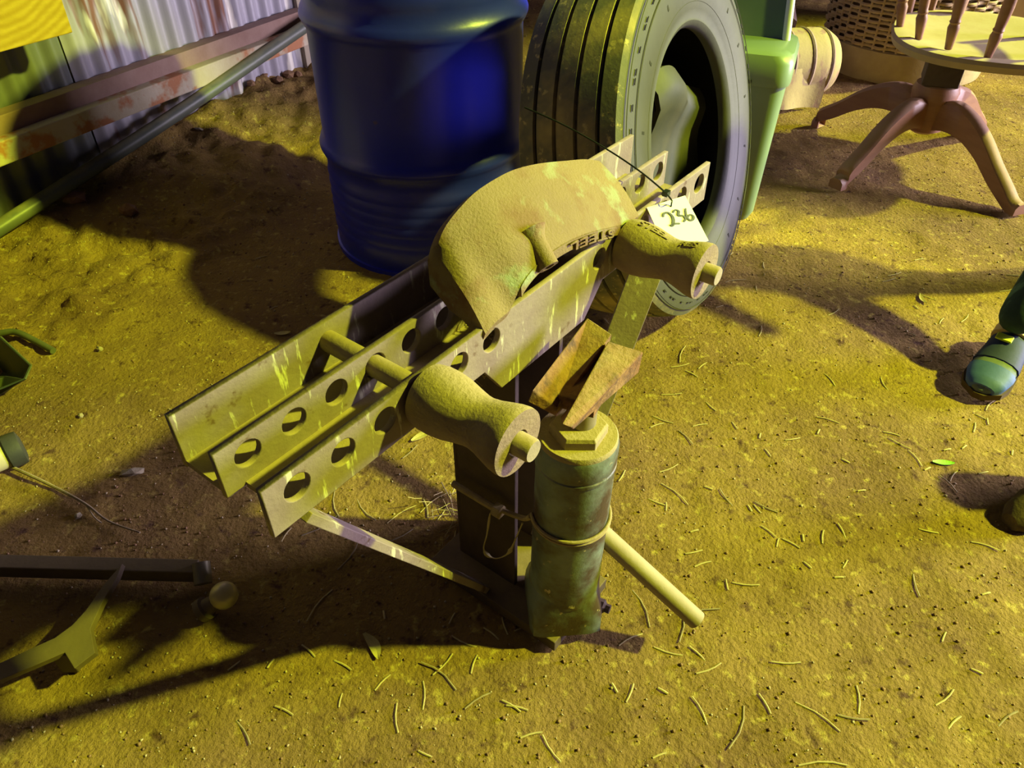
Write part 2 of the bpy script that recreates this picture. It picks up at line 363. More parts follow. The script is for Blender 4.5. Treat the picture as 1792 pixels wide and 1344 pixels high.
# ------------------------------------------------------------------ pipe bender
QF, QM, QB_, ZT, ZB, TH = -.492, -.571, -.656, .650, .585, .009
U0, U1, PITCHH, UH = .244, 1.192, .0625, .283
CU, CQ = .717, -.565
bend = thing('pipe_bender', 'dusty steel pipe bender frame of three parallel perforated plates on a post', 'pipe bender', B(CU, CQ, 0))
holes = [UH + PITCHH * k for k in range(15) if k not in (6, 7, 8)]
def plate(name, q, zb, ua, ub, with_holes, gus=None):
    out = [(ua, zb), (ub, zb), (ub, ZT), (ua, ZT)]
    if gus: out = [(ua, zb)] + gus + [(ub, zb), (ub, ZT), (ua, ZT)]
    loops = [out] + ([circ(u, .6235, .0165) for u in holes if ua + .02 < u < ub - .02] if with_holes else [])
    return curve_plate(name, loops, TH, (QX * q, AX, ZX, -QX), M['beam'], bend)
plate('front_plate', QF, ZB - .004, U0, U1, True, [(.58, ZB - .004), (.615, .532), (.815, .532), (.86, ZB - .004)])
plate('middle_plate', QM, ZB, U0 + .002, U1 - .004, True)
plate('back_plate', QB_, ZB - .012, U0 + .008, U1 + .022, False)
fl1 = MB(); fl1.box(B((U0 + U1) / 2 + .006, (QM + QB_) / 2 - TH / 2, ZB - .006), (U1 - U0 - .006, QM - QB_ - TH, .008), (AX, QX, ZX)); fl1.build('channel_floor', M['beam'], bend)
fl2 = MB(); fl2.box(B((U0 + U1) / 2 + .012, (QF + QM) / 2 - TH / 2, ZB + .001), (U1 - U0 - .03, QF - QM - TH, .008), (AX, QX, ZX)); fl2.build('channel_floor', M['beam'], bend)
# post: channel with its open side to the jack
pw, pd = .118, .125
ps = MB()
ps.box(B(CU, CQ - pd / 2, .30), (pw, .009, .56), (AX, QX, ZX))
for sgn in (-1, 1): ps.box(B(CU + sgn * (pw / 2 - .0045), CQ, .30), (.009, pd, .56), (AX, QX, ZX))
ps.build('post', M['darksteel'], bend, bevel=.001)
gs = MB(); gs.prism([B(CU - .055, CQ + .01, .582), B(CU + .055, CQ + .01, .582), B(CU + .055, CQ + .01, .47), B(CU - .055, CQ + .01, .47)], QX * .01); gs.build('web_plate', M['darksteel'], bend)
bp_ = MB(); bp_.box(B(.690, -.520, .016), (.165, .285, .026), (AX, QX, ZX)); bp_.build('base_plate', M['darksteel'], bend, bevel=.002)
def flat_bar(p, q, w, t, wdir):
    p, q = Vector(p), Vector(q); d = (q - p).normalized(); wd = (Vector(wdir) - d * d.dot(Vector(wdir))).normalized(); n = d.cross(wd)
    mb = MB(); mb.box((p + q) / 2, ((q - p).length, w, t), (d, wd, n)); return mb
flat_bar(W(522, 893, .578), W(842, 1026, .03), .034, .012, QX).build('brace', M['beam'], bend, bevel=.001)
flat_bar(B(1.13, -.525, .578), B(.775, -.52, .035), .056, .010, QX * .87 + AX * .42 - ZX * .275).build('brace', M['beam'], bend, bevel=.001)
bo = MB(); c0 = WY(866, 890, .825)
bo.lathe([(.013, 0), (.013, .014)], c0, (AX, ZX, QX), 6); bo.lathe([(.006, -.09), (.006, 0)], c0, (AX, ZX, QX), 10); bo.build('bolt', M['wire'], bend)

# rollers on their pins (a thing each)
def roller(u, label):
    e = thing('bending_roller', label, 'roller', B(u, QF + .065, .575), 'waisted rollers on the bender pins')
    fx = (AX, ZX, QX); o = B(u, QF, .6225)
    prof = [(.0135, .004), (.034, .004), (.0385, .007), (.0405, .018), (.0405, .032), (.0385, .048), (.0345, .064), (.0315, .078), (.031, .086), (.033, .098), (.037, .112), (.040, .123), (.0412, .132), (.0405, .137), (.036, .1375), (.0165, .1375), (.0165, .120), (.0135, .120)]
    e_body = MB().lathe(prof, o, fx, 48, closed=True).build('roller_body', M['roller'], e, smooth=True, angle=35)
    MB().lathe([(.0125, -.172), (.0140, -.168), (.0140, .155), (.0125, .158)], o, fx, 24).build('pin', M['pin'], e, smooth=True, angle=35)
    return e, o, e_body
r1, o1, _b = roller(.4705, 'waisted iron roller on its pin under the low end of the bender beside the jack')
r1['label'] = 'plain waisted iron roller on a pin, close beside the jack'
r2, o2, r2b = roller(.908, 'waisted iron roller with raised cast letters below the numbered tag')
def roll_prof(h):
    P = [(0.0405, .018), (.0405, .032), (.0385, .048), (.0345, .064), (.0315, .078), (.031, .086), (.033, .098), (.037, .112), (.040, .123), (.0412, .132)]
    return float(np.interp(h, [b for a, b in P], [a for a, b in P]))
def roll_bend(h0, th0):
    def fn(co):
        h = h0 + co.x; r = roll_prof(h) + .0006 + co.z; th = th0 - co.y / .038
        # angle measured from up towards the near end of the beam
        return o2 + QX * h + ZX * r * math.cos(th) - AX * r * math.sin(th)
    return fn
text_mesh('cast_lettering', 'STEEL', .019, .0009, None, M['roller'], r2b, roll_bend(.050, -.02))
text_mesh('cast_lettering', 'RES', .017, .0009, None, M['roller'], r2b, roll_bend(.108, .12))

# half-round former lying across the plates
fo = thing('pipe_former', 'large curved cast iron former with lettered inner arch lying across the bender plates', 'pipe former', B(.76, -.53, .65))
OUT = [(.583, .724), (.592, .742), (.606, .756), (.631, .768), (.664, .7775), (.709, .780), (.744, .7775), (.795, .767), (.864, .747), (.910, .733), (.949, .717)]
INN = [(.579, .645), (.600, .6515), (.6255, .6535), (.640, .667), (.657, .6845), (.690, .6955), (.740, .697), (.800, .687), (.860, .670), (.905, .6565), (.945, .6525)]
NS = 44
def pol(P, t):
    xs = np.linspace(0, 1, len(P)); return Vector((float(np.interp(t, xs, [a for a, b in P])), float(np.interp(t, xs, [b for a, b in P]))))
def spl(P, t):
    s = t * (len(P) - 1); i = min(int(s), len(P) - 2); fr_ = s - i
    g = lambda k: Vector((*P[min(max(k, 0), len(P) - 1)], 0))
    p0, p1, p2, p3 = g(i - 1), g(i), g(i + 1), g(i + 2)
    return 0.5 * ((2 * p1) + (p2 - p0) * fr_ + (2 * p0 - 5 * p1 + 4 * p2 - p3) * fr_ ** 2 + (3 * p1 - p0 - 3 * p2 + p3) * fr_ ** 3)
rings = []
for i in range(NS + 1):
    t = i / NS; o = spl(OUT, t); n = spl(INN, t)
    ring = []
    qo, qi = QM + .004, QF + .004
    for k in range(9):                     # outer flank, slightly crowned
        s = k / 8; b = .0065 * math.sin(math.pi * s) ** 1.0
        ring.append(B(o.x + (n.x - o.x) * s, qo + (qi - qo) * s + b * .7, o.y + (n.y - o.y) * s + b * .75))
    # inner lip, hollow back (pipe groove) and outer rim
    ring.append(B(n.x, qi - .006, max(n.y - .017, .6525 if n.y > .68 else n.y - .016)))
    ring.append(B((n.x * 2 + o.x) / 3, qi - .038, n.y + .004))
    ring.append(B((n.x + o.x) / 2, (qi + qo) / 2 - .020, (n.y + o.y) / 2 - .030))
    ring.append(B((n.x + 2 * o.x) / 3, qo - .012, o.y - .046))
    ring.append(B(o.x, qo - .014, o.y - .012))
    rings.append(ring)
fob = MB().loft(rings).build('former_body', M['cast'], fo, smooth=True, angle=42)
bh = B(.6965, QF + .0135, .6865); bt = B(.7045, QM + .058, .7155); dv = (bh - bt).normalized()
sxv = dv.cross(AX).normalized(); syv = dv.cross(sxv)
L_ = (bh - bt).length
MB().lathe([(.024, -.006), (.0165, .006), (.0145, .014), (.014, L_), (.0082, L_), (.0082, L_ - .012)], bt, (sxv, syv, dv), 28).build('boss', M['cast'], fo, smooth=True, angle=40)
boss_o = bpy.context.scene.collection.objects[-1]
MB().lathe([(.0080, 0), (.0080, .002)], bh - dv * .009, (sxv, syv, dv), 20).build('boss_hole', M['black'], boss_o)
# raised lettering on the inner arch, upside down as the piece lies
def arch_bend(co):
    t = .715 - co.x * 1.5 / .37; n = spl(INN, min(max(t, 0), 1))
    return B(n.x, QF + .0085 + co.z, n.y - .0078 - co.y)
arch = MB()
for i in range(30):
    ta, tb_ = .36 + .5 * i / 30, .36 + .5 * (i + 1) / 30; a, b = spl(INN, ta), spl(INN, tb_)
    arch.hexa([B(a.x, QF - .003, a.y - .017), B(b.x, QF - .003, b.y - .017), B(b.x, QF + .0065, b.y - .0145), B(a.x, QF + .0065, a.y - .0145), B(a.x, QF - .003, a.y), B(b.x, QF - .003, b.y), B(b.x, QF + .0055, b.y - .0005), B(a.x, QF + .0055, a.y - .0005)])
arch.build('arch_lip', M['cast'], fo)
text_mesh('cast_lettering', 'STEEL', .0185, .0014, None, M['cast'], fob, arch_bend)

def tuft(name, c, n, spread, label, seed, L=.05, droop=.01):
    rg_ = np.random.default_rng(seed); mb = MB()
    for _ in range(n):
        p = Vector(c) + Vector(tuple(rg_.normal(size=3) * spread * np.array([1, 1, .45]))); d = Vector(tuple(rg_.normal(size=3) * np.array([1, 1, .35]))).normalized() * L * rg_.uniform(.4, 1)
        mb.tube([p - d / 2, p + Vector((0, 0, droop * rg_.uniform(-1, .5))), p + d / 2], float(rg_.uniform(.0005, .0010)), 4)
    return tag(mb.build(name, M['straw']), label, 'straw', kind='stuff')
tuft('straw_tuft', B(.590, -.548, .545), 46, .013, 'tuft of dry straw caught under the middle of the front plate', 5)
tuft('straw_tuft', B(.64, -.535, .600), 60, .011, 'straw and cobweb lodged between the plates under the former', 6, .03)
tuft('straw_tuft', Vector((-.13, 1.02, .006)), 40, .035, 'loose wisp of straw on the dirt behind the bender post', 8, .07, .004)
# numbered tag hung from the front plate by a cable tie
def tagpt(a, b, lift=0):   # a along the short side, b down the long side
    p00, p10, p01 = TA, TBv, TC
    n = (p10 - p00).cross(p01 - p00).normalized(); n = n if n.z > 0 else -n
    return p00 + (p10 - p00) * a + (p01 - p00) * b + n * lift
TA = W(1132, 363, .652); TBv = W(1199, 342, .642); TC = W(1170, 447, .637)
tg = thing('lot_tag', 'white paper tag handwritten 236 hanging at the far end of the bender', 'tag', tagpt(.5, 1))
nn_ = tagpt(0, 0, 1) - tagpt(0, 0, 0)
TL_ = [tagpt(0, 0), tagpt(1, 0), tagpt(1, 1), tagpt(0, 1)]
tcard = MB().prism(TL_, -nn_ * .0008).build('card', M['paper'], tg)
def stroke(name, pts, w, mat, parent):
    mb = MB(); P = smooth_path([tagpt(a, b, .0012) for a, b in pts], 4); n = nn_
    ring = []
    for i, p in enumerate(P):
        t = (P[min(i + 1, len(P) - 1)] - P[max(i - 1, 0)]).normalized(); s = t.cross(n).normalized() * w * (.75 + .5 * math.sin(3.1 * i / len(P)))
        ring.append([p - s - n * .0006, p + s - n * .0006, p + s, p - s])
    return mb.loft(ring).build(name, mat, parent)
stroke('digit_two', [(.26, .29), (.30, .235), (.40, .24), (.46, .33), (.44, .43), (.38, .505), (.34, .50), (.42, .49), (.55, .52)], .0019, M['ink'], tcard)
stroke('digit_three', [(.52, .27), (.59, .235), (.66, .275), (.61, .35), (.63, .37), (.71, .40), (.73, .47), (.66, .51)], .0017, M['ink'], tcard)
stroke('digit_six', [(.85, .27), (.80, .36), (.78, .46), (.82, .53), (.90, .52), (.93, .46), (.87, .42), (.80, .45)], .0016, M['ink'], tcard)
stroke('small_writing', [(.22, .72), (.21, .80), (.24, .85), (.29, .83), (.26, .79), (.20, .80)], .0006, M['ink'], tcard)
stroke('small_writing', [(.10, .83), (.14, .82), (.13, .87), (.16, .90)], .0006, M['ink'], tcard)
stroke('faint_line', [(.20, .95), (.30, .94), (.42, .955), (.52, .94), (.66, .955), (.78, .945)], .0006, M['inkpale'], tcard)
tie = MB(); knot = W(1166, 338, .661)
tie.tube(smooth_path([WY(918, 188, 1.30), WY(985, 218, 1.265), WY(1060, 260, 1.22), WY(1120, 300, 1.165), knot], 8), .0014, 8)
tie.box(knot, (.011, .009, .008), (AX, QX, ZX))
tie.tube(smooth_path([knot, W(1175, 350, .660), tagpt(.55, .10, .006), tagpt(.53, .13, -.003), W(1160, 352, .640), B(1.033, QF - .012, .632), B(1.033, QF - .004, .655), knot], 6), .0013, 8)
tag(tie.build('cable_tie', M['tie'], smooth=True), 'thin black cable tie with long tail holding the white tag', 'cable tie')

# ------------------------------------------------------------------ hydraulic jack
J = Vector((.088, .788, 0)); JD = Vector((.012, -.008, 1)).normalized(); jx = Vector((1, 0, 0)); jy = JD.cross(jx).normalized(); jx = jy.cross(JD)
jf = (jx, jy, JD)
jk = thing('bottle_jack', 'tall blue-grey hydraulic jack wired to the bender post with rusty head on its ram', 'jack', J)
MB().lathe([(.060, .10), (.0585, .13), (.0585, .262), (.0600, .264), (.0600, .270), (.0585, .272), (.0585, .395), (.0600, .397), (.0600, .402), (.0585, .404), (.0595, .408), (.0600, .438), (.0575, .445), (.050, .446)], J, jf, 56).build('cylinder', M['jack'], jk, smooth=True, angle=35)
MB().lathe([(.0575, 0), (.0575, .006), (.0555, .009)], J + JD * .4445, jf, 48).build('top_cap', M['jacktop'], jk, smooth=True, angle=35)
hx = (AX, QX, JD)
MB().lathe([(.042, 0), (.042, .014), (.039, .019)], J + JD * .452, (jx, jy, JD), 6).build('hex_nut', M['jacktop'], jk, bevel=.001)
MB().lathe([(.0205, 0), (.0205, .075)], J + JD * .468 + Vector((.004, .004, 0)), jf, 28).build('ram', M['ram'], jk, smooth=True, angle=35)
def sq(r, z, rot=.66, k=4):
    out = []
    for i in range(32):
        a = 2 * math.pi * i / 32; c, s = math.cos(a), math.sin(a)
        rr = r / (abs(c) ** k + abs(s) ** k) ** (1 / k); a2 = a + rot
        out.append(J + jx * rr * math.cos(a2) + jy * rr * math.sin(a2) + ZX * z)
    return out
MB().loft([sq(.062, .029, .1, 9), sq(.062, .060, .1, 9), sq(.0605, .085, .1, 5), sq(.0588, .118, .1, 2)]).build('jack_base', M['jack'], jk, smooth=True, angle=50)
MB().tube([Vector((.115, .815, .235)), Vector((.309, .727, .075))], .0165, 20).build('handle_socket', M['tube'], jk, smooth=True, angle=40)
v0 = MB(); vz = .03
cb = W(1056, 1062, .055)
v0.lathe([(.013, -.035), (.013, .0), (.008, .004), (.008, .012)], cb, (ZX, Vector((.45, .89, 0)), Vector((.89, -.45, 0))), 8); v0.build('release_valve', M['darksteel'], jk)
# vee head on the ram: two thick rusty wings on a small block
ZH = .575
MB().box(J + JD * .538 + Vector((.006, .006, 0)), (.06, .10, .022), ((QX * .96 + AX * .2).normalized(), (AX * .96 - QX * .2).normalized(), ZX)).build('head_block', M['rust'], jk, bevel=.002)
lw = MB()
ln, lf = W(932, 683, ZH + .004), W(1028, 556, ZH + .012)
vn, vf = W(975, 716, .535), W(1064, 606, .545)
lf2 = W(1071, 585, ZH + .006)
dn = Vector((0, 0, -.014))
lw.hexa([vn + dn, vf + dn, lf + dn * 1.4 + Vector((-.006, 0, 0)), ln + dn * 1.4 + Vector((-.006, 0, 0)), vn, lf2, lf, ln])
lw.build('head_wing', M['rust'], jk, bevel=.0015)
rw = MB()
rn, rf = W(984, 742, ZH), W(1064, 597, ZH + .006)
rn2, rf2 = W(1001, 749, ZH - .006), W(1126, 616, ZH - .002)
rn3, rf3 = W(1003, 752, ZH - .03), W(1118, 652, ZH - .04)
rw.hexa([vn + Vector((.004, -.01, -.006)), rn3, rf3, vf + Vector((.004, -.006, -.006)), rn, rn2, rf2, rf])
rw.build('head_wing', M['rust'], jk, bevel=.0015)
# wire strap
ws = MB()
def jring(z, r, a0, a1, n=30): return [J + JD * z + jx * r * math.cos(math.radians(a0 + (a1 - a0) * i / n)) + jy * r * math.sin(math.radians(a0 + (a1 - a0) * i / n)) for i in range(n + 1)]
ws.tube(jring(.283, .0615, -175, 60), .0028, 8); ws.tube(jring(.2765, .0615, -175, 60), .0024, 8)
ws.tube(smooth_path([c0 + QX * .006 + ZX * .004, c0 + QX * .02 + AX * .0 + Vector((.03, -.008, .0)), jring(.28, .0625, -172, -100)[0]], 8), .0045, 8)
tag(ws.build('tie_wire', M['wire'], smooth=True), 'dusty twisted wire strapping the jack to the post', 'wire')
cwb = MB()
cw = [c0 + Vector((-.008, 0, -.012)), c0 + Vector((-.014, -.004, -.06)), c0 + Vector((-.02, -.006, -.10)), c0 + Vector((-.002, -.012, -.115)), c0 + Vector((.022, -.012, -.10)), c0 + Vector((.036, -.016, -.05)), c0 + Vector((.045, -.02, -.012))]
cwb.tube(smooth_path(cw, 6), [.0012 + .0035 * max(0, math.sin(i * .55)) ** 2 * (1 if 12 < i < 26 else .3) for i in range(37)], 6)
tag(cwb.build('cobweb_strand', M['web'], smooth=True), 'dust-laden cobweb strand hanging from the bolt on the post', 'cobweb')

# ------------------------------------------------------------------ blue drum
D0 = Vector((-.258, 2.195, 0)); DR = .288
dr = thing('steel_drum', 'blue painted steel drum standing behind the pipe bender', 'drum', D0)
prof = [(.280, .006), (DR, .018)]
for k in range(6):
    z = .075 + k * .033; prof += [(DR, z - .012), (DR + .0028, z), (DR, z + .012)]
prof += [(DR, .292), (DR + .008, .302), (DR + .0135, .316), (DR + .0135, .322), (DR + .008, .336), (DR, .348), (DR, .50), (DR, .635), (DR + .008, .647), (DR + .0135, .660), (DR + .0135, .667), (DR + .008, .681), (DR, .693)]
for k in range(5):
    z = .735 + k * .036; prof += [(DR, z - .013), (DR + .003, z), (DR, z + .013)]
prof += [(DR, .945), (.280, .955)]
MB().lathe(prof, D0, None, 96).build('drum_body', M['drum'], dr, smooth=True, angle=50)
MB().lathe([(DR - .006, .0), (DR + .006, .0), (DR + .006, .016), (DR - .006, .018)], D0, None, 96, closed=True).build('bottom_chime', M['drum'], dr, smooth=True, angle=40)
MB().lathe([(DR - .006, .945), (DR + .006, .945), (DR + .006, .968), (DR - .006, .968)], D0, None, 96, closed=True).build('top_chime', M['drum'], dr, smooth=True, angle=40)
MB().lathe([(.03, .955), (.03, .966), (.024, .968)], D0 + Vector((.17, .05, 0)), None, 16).build('bung_cap', M['black'], dr)

# ------------------------------------------------------------------ truck tyre, leaning
TCN = Vector((.3414, 1.8408, .4387)); ta_, tt_ = math.radians(30.49), math.radians(14.56)
TN = Vector((math.cos(ta_) * math.cos(tt_), -math.sin(ta_) * math.cos(tt_), math.sin(tt_))); TT = Vector((math.sin(ta_), math.cos(ta_), 0)); TU = TT.cross(TN); TU = TU if TU.z > 0 else -TU
tf = (TT, TU, TN)
ty = thing('truck_tyre', 'worn truck tyre with straight ribs leaning beside the blue drum', 'tyre', (TCN.x, TCN.y, 0))
TR = .4316
tread = []
ribs = [(-.112, -.076), (-.066, -.027), (-.017, .022), (.032, .070), (.080, .112)]
for i, (a, b) in enumerate(ribs):
    ra = TR - .010 * (abs(a) / .11) ** 2; rb = TR - .010 * (abs(b) / .11) ** 2
    if i: tread += [(ra - .012, a - .0015)]
    tread += [(ra, a), (rb, b)]
    if i < 4: tread += [(rb - .012, b + .0015)]
side_f = [(TR - .022, .121), (TR - .045, .129), (TR - .085, .1335), (TR - .12, .131), (.285, .122), (.268, .116), (.262, .118), (.253, .112), (.247, .098), (.249, .088)]
inner = [(.275, .093), (.325, .108), (.375, .105), (.405, .08), (.41, 0), (.405, -.08), (.375, -.105), (.325, -.108), (.275, -.093)]
side_b = [(a, -b) for a, b in reversed(side_f)]
NT = 120
MB().lathe([side_b[-1]] + tread + [side_f[0]], TCN, tf, NT, caps=False).build('tread', M['rubber'], ty, smooth=True, angle=28)
MB().lathe(side_f, TCN, tf, NT, caps=False).build('sidewall', M['sidewall'], ty, smooth=True, angle=50)
MB().lathe(side_b, TCN, tf, NT, caps=False).build('sidewall', M['sidewall'], ty, smooth=True, angle=50)
MB().lathe([side_f[-1]] + inner + [side_b[0]], TCN, tf, NT, caps=False).build('inner_lining', M['groove'], ty, smooth=True, angle=60)
for a, b in zip(ribs[:-1], ribs[1:]):
    MB().lathe([(TR - .0135, a[1] + .001), (TR - .0135, b[0] - .001)], TCN, tf, NT, caps=False).build('tread_groove', M['groove'], ty, smooth=True)
marks = MB()
for k in range(64):
    a = 2 * math.pi * (k + .3 * math.sin(k * 2.1)) / 64; d = TT * math.cos(a) + TU * math.sin(a); e = TU * math.cos(a) - TT * math.sin(a)
    marks.box(TCN + d * .388 + TN * .1312, (.0022, .013, .0016), (d, e, TN))
    if k % 4 == 0: marks.box(TCN + d * .338 + TN * .1328, (.012, .006, .0016), (d, e, TN))
marks.build('sidewall_marks', M['groove'], ty)['kind'] = 'stuff'
for r_, h_ in ((.405, .1270), (.372, .1322), (.300, .1262)):
    MB().lathe([(r_ - .0012, h_), (r_, h_ + .0016), (r_ + .0012, h_)], TCN, tf, NT, caps=False).build('sidewall_ridge', M['sidewall'], ty, smooth=True)
# perished inner tube slumped inside
it = MB(); nA, nB = 22, 16
for lay_ in (0, 1):
    for i in range(nA + 1):
        a = -.085 + .345 * i / nA; k = i / nA
        bt0 = .168 + .02 * math.sin(math.pi * min(1, k * 2.2)) - .135 * max(0, k - .12) ** 1.15
        for j in range(nB + 1):
            t = j / nB; b = bt0 + (-.375 - bt0) * t
            c = -.005 + .062 * math.exp(-((t - .10) / .13) ** 2) * (.55 + .45 * math.sin(math.pi * min(1, .25 + k))) + .016 * math.sin(k * 6.0 + 1.5 * t) + .03 * (1 - t)
            r = math.hypot(a, b)
            if r > .372: a2, b2 = a * .372 / r, b * .372 / r
            else: a2, b2 = a, b
            it.v.append(tuple(TCN + TT * a2 + TU * b2 + TN * (c - .012 * lay_)))
K_ = nB + 1; NV = (nA + 1) * K_
for o_ in (0, NV):
    for i in range(nA):
        for j in range(nB): q = o_ + i * K_ + j; it.f.append((q, q + 1, q + K_ + 1, q + K_))
for i in range(nA):
    for j in (0, nB): q = i * K_ + j; it.f.append((q, q + K_, q + K_ + NV, q + NV))
for j in range(nB):
    for i in (0, nA): q = i * K_ + j; it.f.append((q, q + 1, q + 1 + NV, q + NV))
tag(it.build('inner_tube', M['tubeflap'], smooth=True), 'slack grey rubber inner tube slumped inside the truck tyre', 'inner tube')

# ------------------------------------------------------------------ green plastic bin behind the tyre
gb = thing('plastic_bin', 'pale green plastic bin with rounded lid behind the truck tyre', 'bin', (.70, 2.36, 0))
gd = Vector((.94, -.34, 0)); gn = Vector((-.34, -.94, 0)); gn = -Vector((.34, .94, 0)); gc = Vector((.672, 2.40, 0))
def rrect(w, d, r, z, c=gc, n=6):
    out = []
    for sx, sy, a0 in ((1, 1, 0), (-1, 1, 90), (-1, -1, 180), (1, -1, 270)):
        for i in range(n + 1):
            a = math.radians(a0 + 90 * i / n)
            out.append(c + gd * (sx * (w / 2 - r) + r * math.cos(a)) + gn * (sy * (d / 2 - r) + r * math.sin(a)) + ZX * z)
    return out
MB().loft([rrect(.275, .205, .03, .002), rrect(.30, .23, .035, .03), rrect(.33, .25, .04, .44)]).build('bin_body', M['greenplastic'], gb, smooth=True, angle=40)
brim = MB().loft([rrect(.345, .265, .045, .437), rrect(.35, .27, .045, .447), rrect(.35, .27, .05, .50), rrect(.335, .255, .06, .522), rrect(.30, .22, .06, .53)]).build('bin_rim', M['greenplastic'], gb, smooth=True, angle=40)
MB().box(gc + gn * .137 + gd * .03 + ZX * .449, (.075, .006, .008), (gd, gn, ZX)).build('latch_slot', M['black'], brim)
MB().box(gc + gn * .136 + gd * .03 + ZX * .497, (.016, .006, .008), (gd, gn, ZX)).build('latch_hole', M['black'], brim)
gl = [gc + gd * -.14 - gn * .02 + ZX * .525, gc + gd * .135 - gn * .02 + ZX * .525, gc + gd * .105 - gn * .11 + ZX * .80, gc + gd * -.14 - gn * .11 + ZX * .80]
glid = MB().prism(gl, gn * -.02).build('raised_lid', M['greendark'], gb, bevel=.004)
MB().tube([gl[1] + gn * .004, gl[2] + gn * .004], .012, 12).build('lid_edge', M['pale'], glid, smooth=True)

# ------------------------------------------------------------------ swivel captain's chair seen from behind
CC = Vector((1.49, 2.725, 0))
ch = thing('swivel_chair', 'red-brown wooden swivel chair with turned spindles on a four-legged pedestal', 'chair', CC)
feet = [W(1434, 216, .02), W(1468, 322, .02), W(1776, 366, .02)]
feet.append(CC * 2 - feet[1])
for ft in feet:
    d = Vector((ft.x - CC.x, ft.y - CC.y, 0)); R = d.length; d.normalize(); s = Vector((-d.y, d.x, 0)); ring = []
    prof = [(.02, .175, .10), (.10, .205, .10), (.18, .196, .088), (.26, .158, .078), (.34, .098, .066), (.41, .052, .054), (R - .01, .030, .044), (R + .02, .026, .036)]
    prof = [p for p in prof if p[0] <= R + .03]
    pts = smooth_path([(a, b, h) for a, b, h in prof], 4)
    for a, b, h in pts:
        w = .026; c = CC + d * a + ZX * b
        ring.append([c - s * w - ZX * h / 2, c + s * w - ZX * h / 2, c + s * w + ZX * (h / 2 - .012), c + s * w * .55 + ZX * h / 2, c - s * w * .55 + ZX * h / 2, c - s * w + ZX * (h / 2 - .012)])
    MB().loft(ring).build('leg', M['chairwood'], ch, smooth=True, angle=45)
MB().lathe([(.035, .115), (.062, .13), (.066, .20), (.074, .235), (.078, .262), (.070, .285), (.05, .292)], CC, None, 28).build('hub', M['chairwood'], ch, smooth=True, angle=40)
sx_ = Vector((.93, -.37, 0)); sy_ = Vector((.37, .93, 0))
MB().box(CC + ZX * .345, (.115, .12, .11), (sx_, sy_, ZX)).build('swivel_block', M['darksteel'], ch, bevel=.003)
spg = MB()
for k in range(7): spg.tube([CC + sx_ * (.075 + .014 * k) + ZX * .365 - sy_ * .02, CC + sx_ * (.078 + .014 * k) + ZX * .398 - sy_ * .02], .0045, 6)
spg.box(CC + sx_ * .14 + ZX * .394, (.16, .05, .014), (sx_, sy_, ZX)); spg.build('tilt_spring', M['darksteel'], ch)
SC = Vector((1.60, 2.74, 0))
def seat_ring(rx, ry, z, n=56):
    out = []
    for i in range(n):
        a = 2 * math.pi * i / n; c, s = math.cos(a), math.sin(a); k = 2.5
        r = 1 / (abs(c) ** k + abs(s) ** k) ** (1 / k)
        out.append(SC + sx_ * rx * r * c + sy_ * ry * r * s + ZX * z)
    return out
MB().loft([seat_ring(.255, .275, .402), seat_ring(.288, .308, .408), seat_ring(.294, .314, .428), seat_ring(.288, .308, .440), seat_ring(.25, .27, .440), seat_ring(.2, .215, .428), seat_ring(.08, .09, .424)]).build('seat', M['seatwood'], ch, smooth=True, angle=40)
bow = []
for i in range(41):
    a = math.radians(-205 + 230 * i / 40); bow.append(SC + sx_ * .315 * math.cos(a) + sy_ * .33 * math.sin(a) + ZX * (.70 + .0 * i))
MB().tube(bow, .022, 12, flat=1.3).build('arm_bow', M['chairwood'], ch, smooth=True)
bases = [W(1575, 46, .44), W(1608, 66, .44), W(1660, 83, .44), W(1729, 98, .44), W(1591, 21, .44), W(1630, 17, .44), W(1681, 23, .44)]
bases += [SC + (SC - W(1608, 66, .44)) * .85 + ZX * .88 - ZX * 0, SC + sx_ * .25 - sy_ * .1 + ZX * .44]
for bpt in bases:
    bpt = Vector((bpt.x, bpt.y, .436)); dr_ = (bpt - SC); dr_.z = 0; dn_ = dr_.normalized()
    top = bpt + dn_ * .045 + ZX * .255; m = []
    pr = [(.0115, 0), (.0125, .05), (.0155, .16), (.0185, .26), (.0145, .31), (.0175, .335), (.0145, .36), (.0165, .45), (.0185, .6), (.0155, .8), (.011, 1)]
    MB().tube([bpt + (top - bpt) * t for r, t in pr], [r for r, t in pr], 12).build('spindle', M['chairwood'], ch, smooth=True)

# ------------------------------------------------------------------ wicker basket
BC = Vector((1.875, 3.86, 0)); bk = thing('wicker_basket', 'large round wicker basket with a solid band round its foot behind the swivel chair', 'basket', BC)
def brad(z): return .355 + .035 * min(1, z / .45)
MB().lathe([(.330, .002), (.362, .002), (.372, .05), (.372, .135), (.360, .140), (.34, .14)], BC, None, 56).build('foot_band', M['band'], bk, smooth=True, angle=40)
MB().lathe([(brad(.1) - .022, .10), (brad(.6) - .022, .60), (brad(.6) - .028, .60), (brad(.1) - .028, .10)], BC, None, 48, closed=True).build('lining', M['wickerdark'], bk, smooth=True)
NSK = 44
for k in range(NSK):
    a = 2 * math.pi * (k + .5) / NSK; d = Vector((math.cos(a), math.sin(a), 0))
    MB().tube([BC + d * (brad(z) - .006) + ZX * z for z in (.12, .36, .61)], .0055, 6).build('stake', M['wicker'], bk)
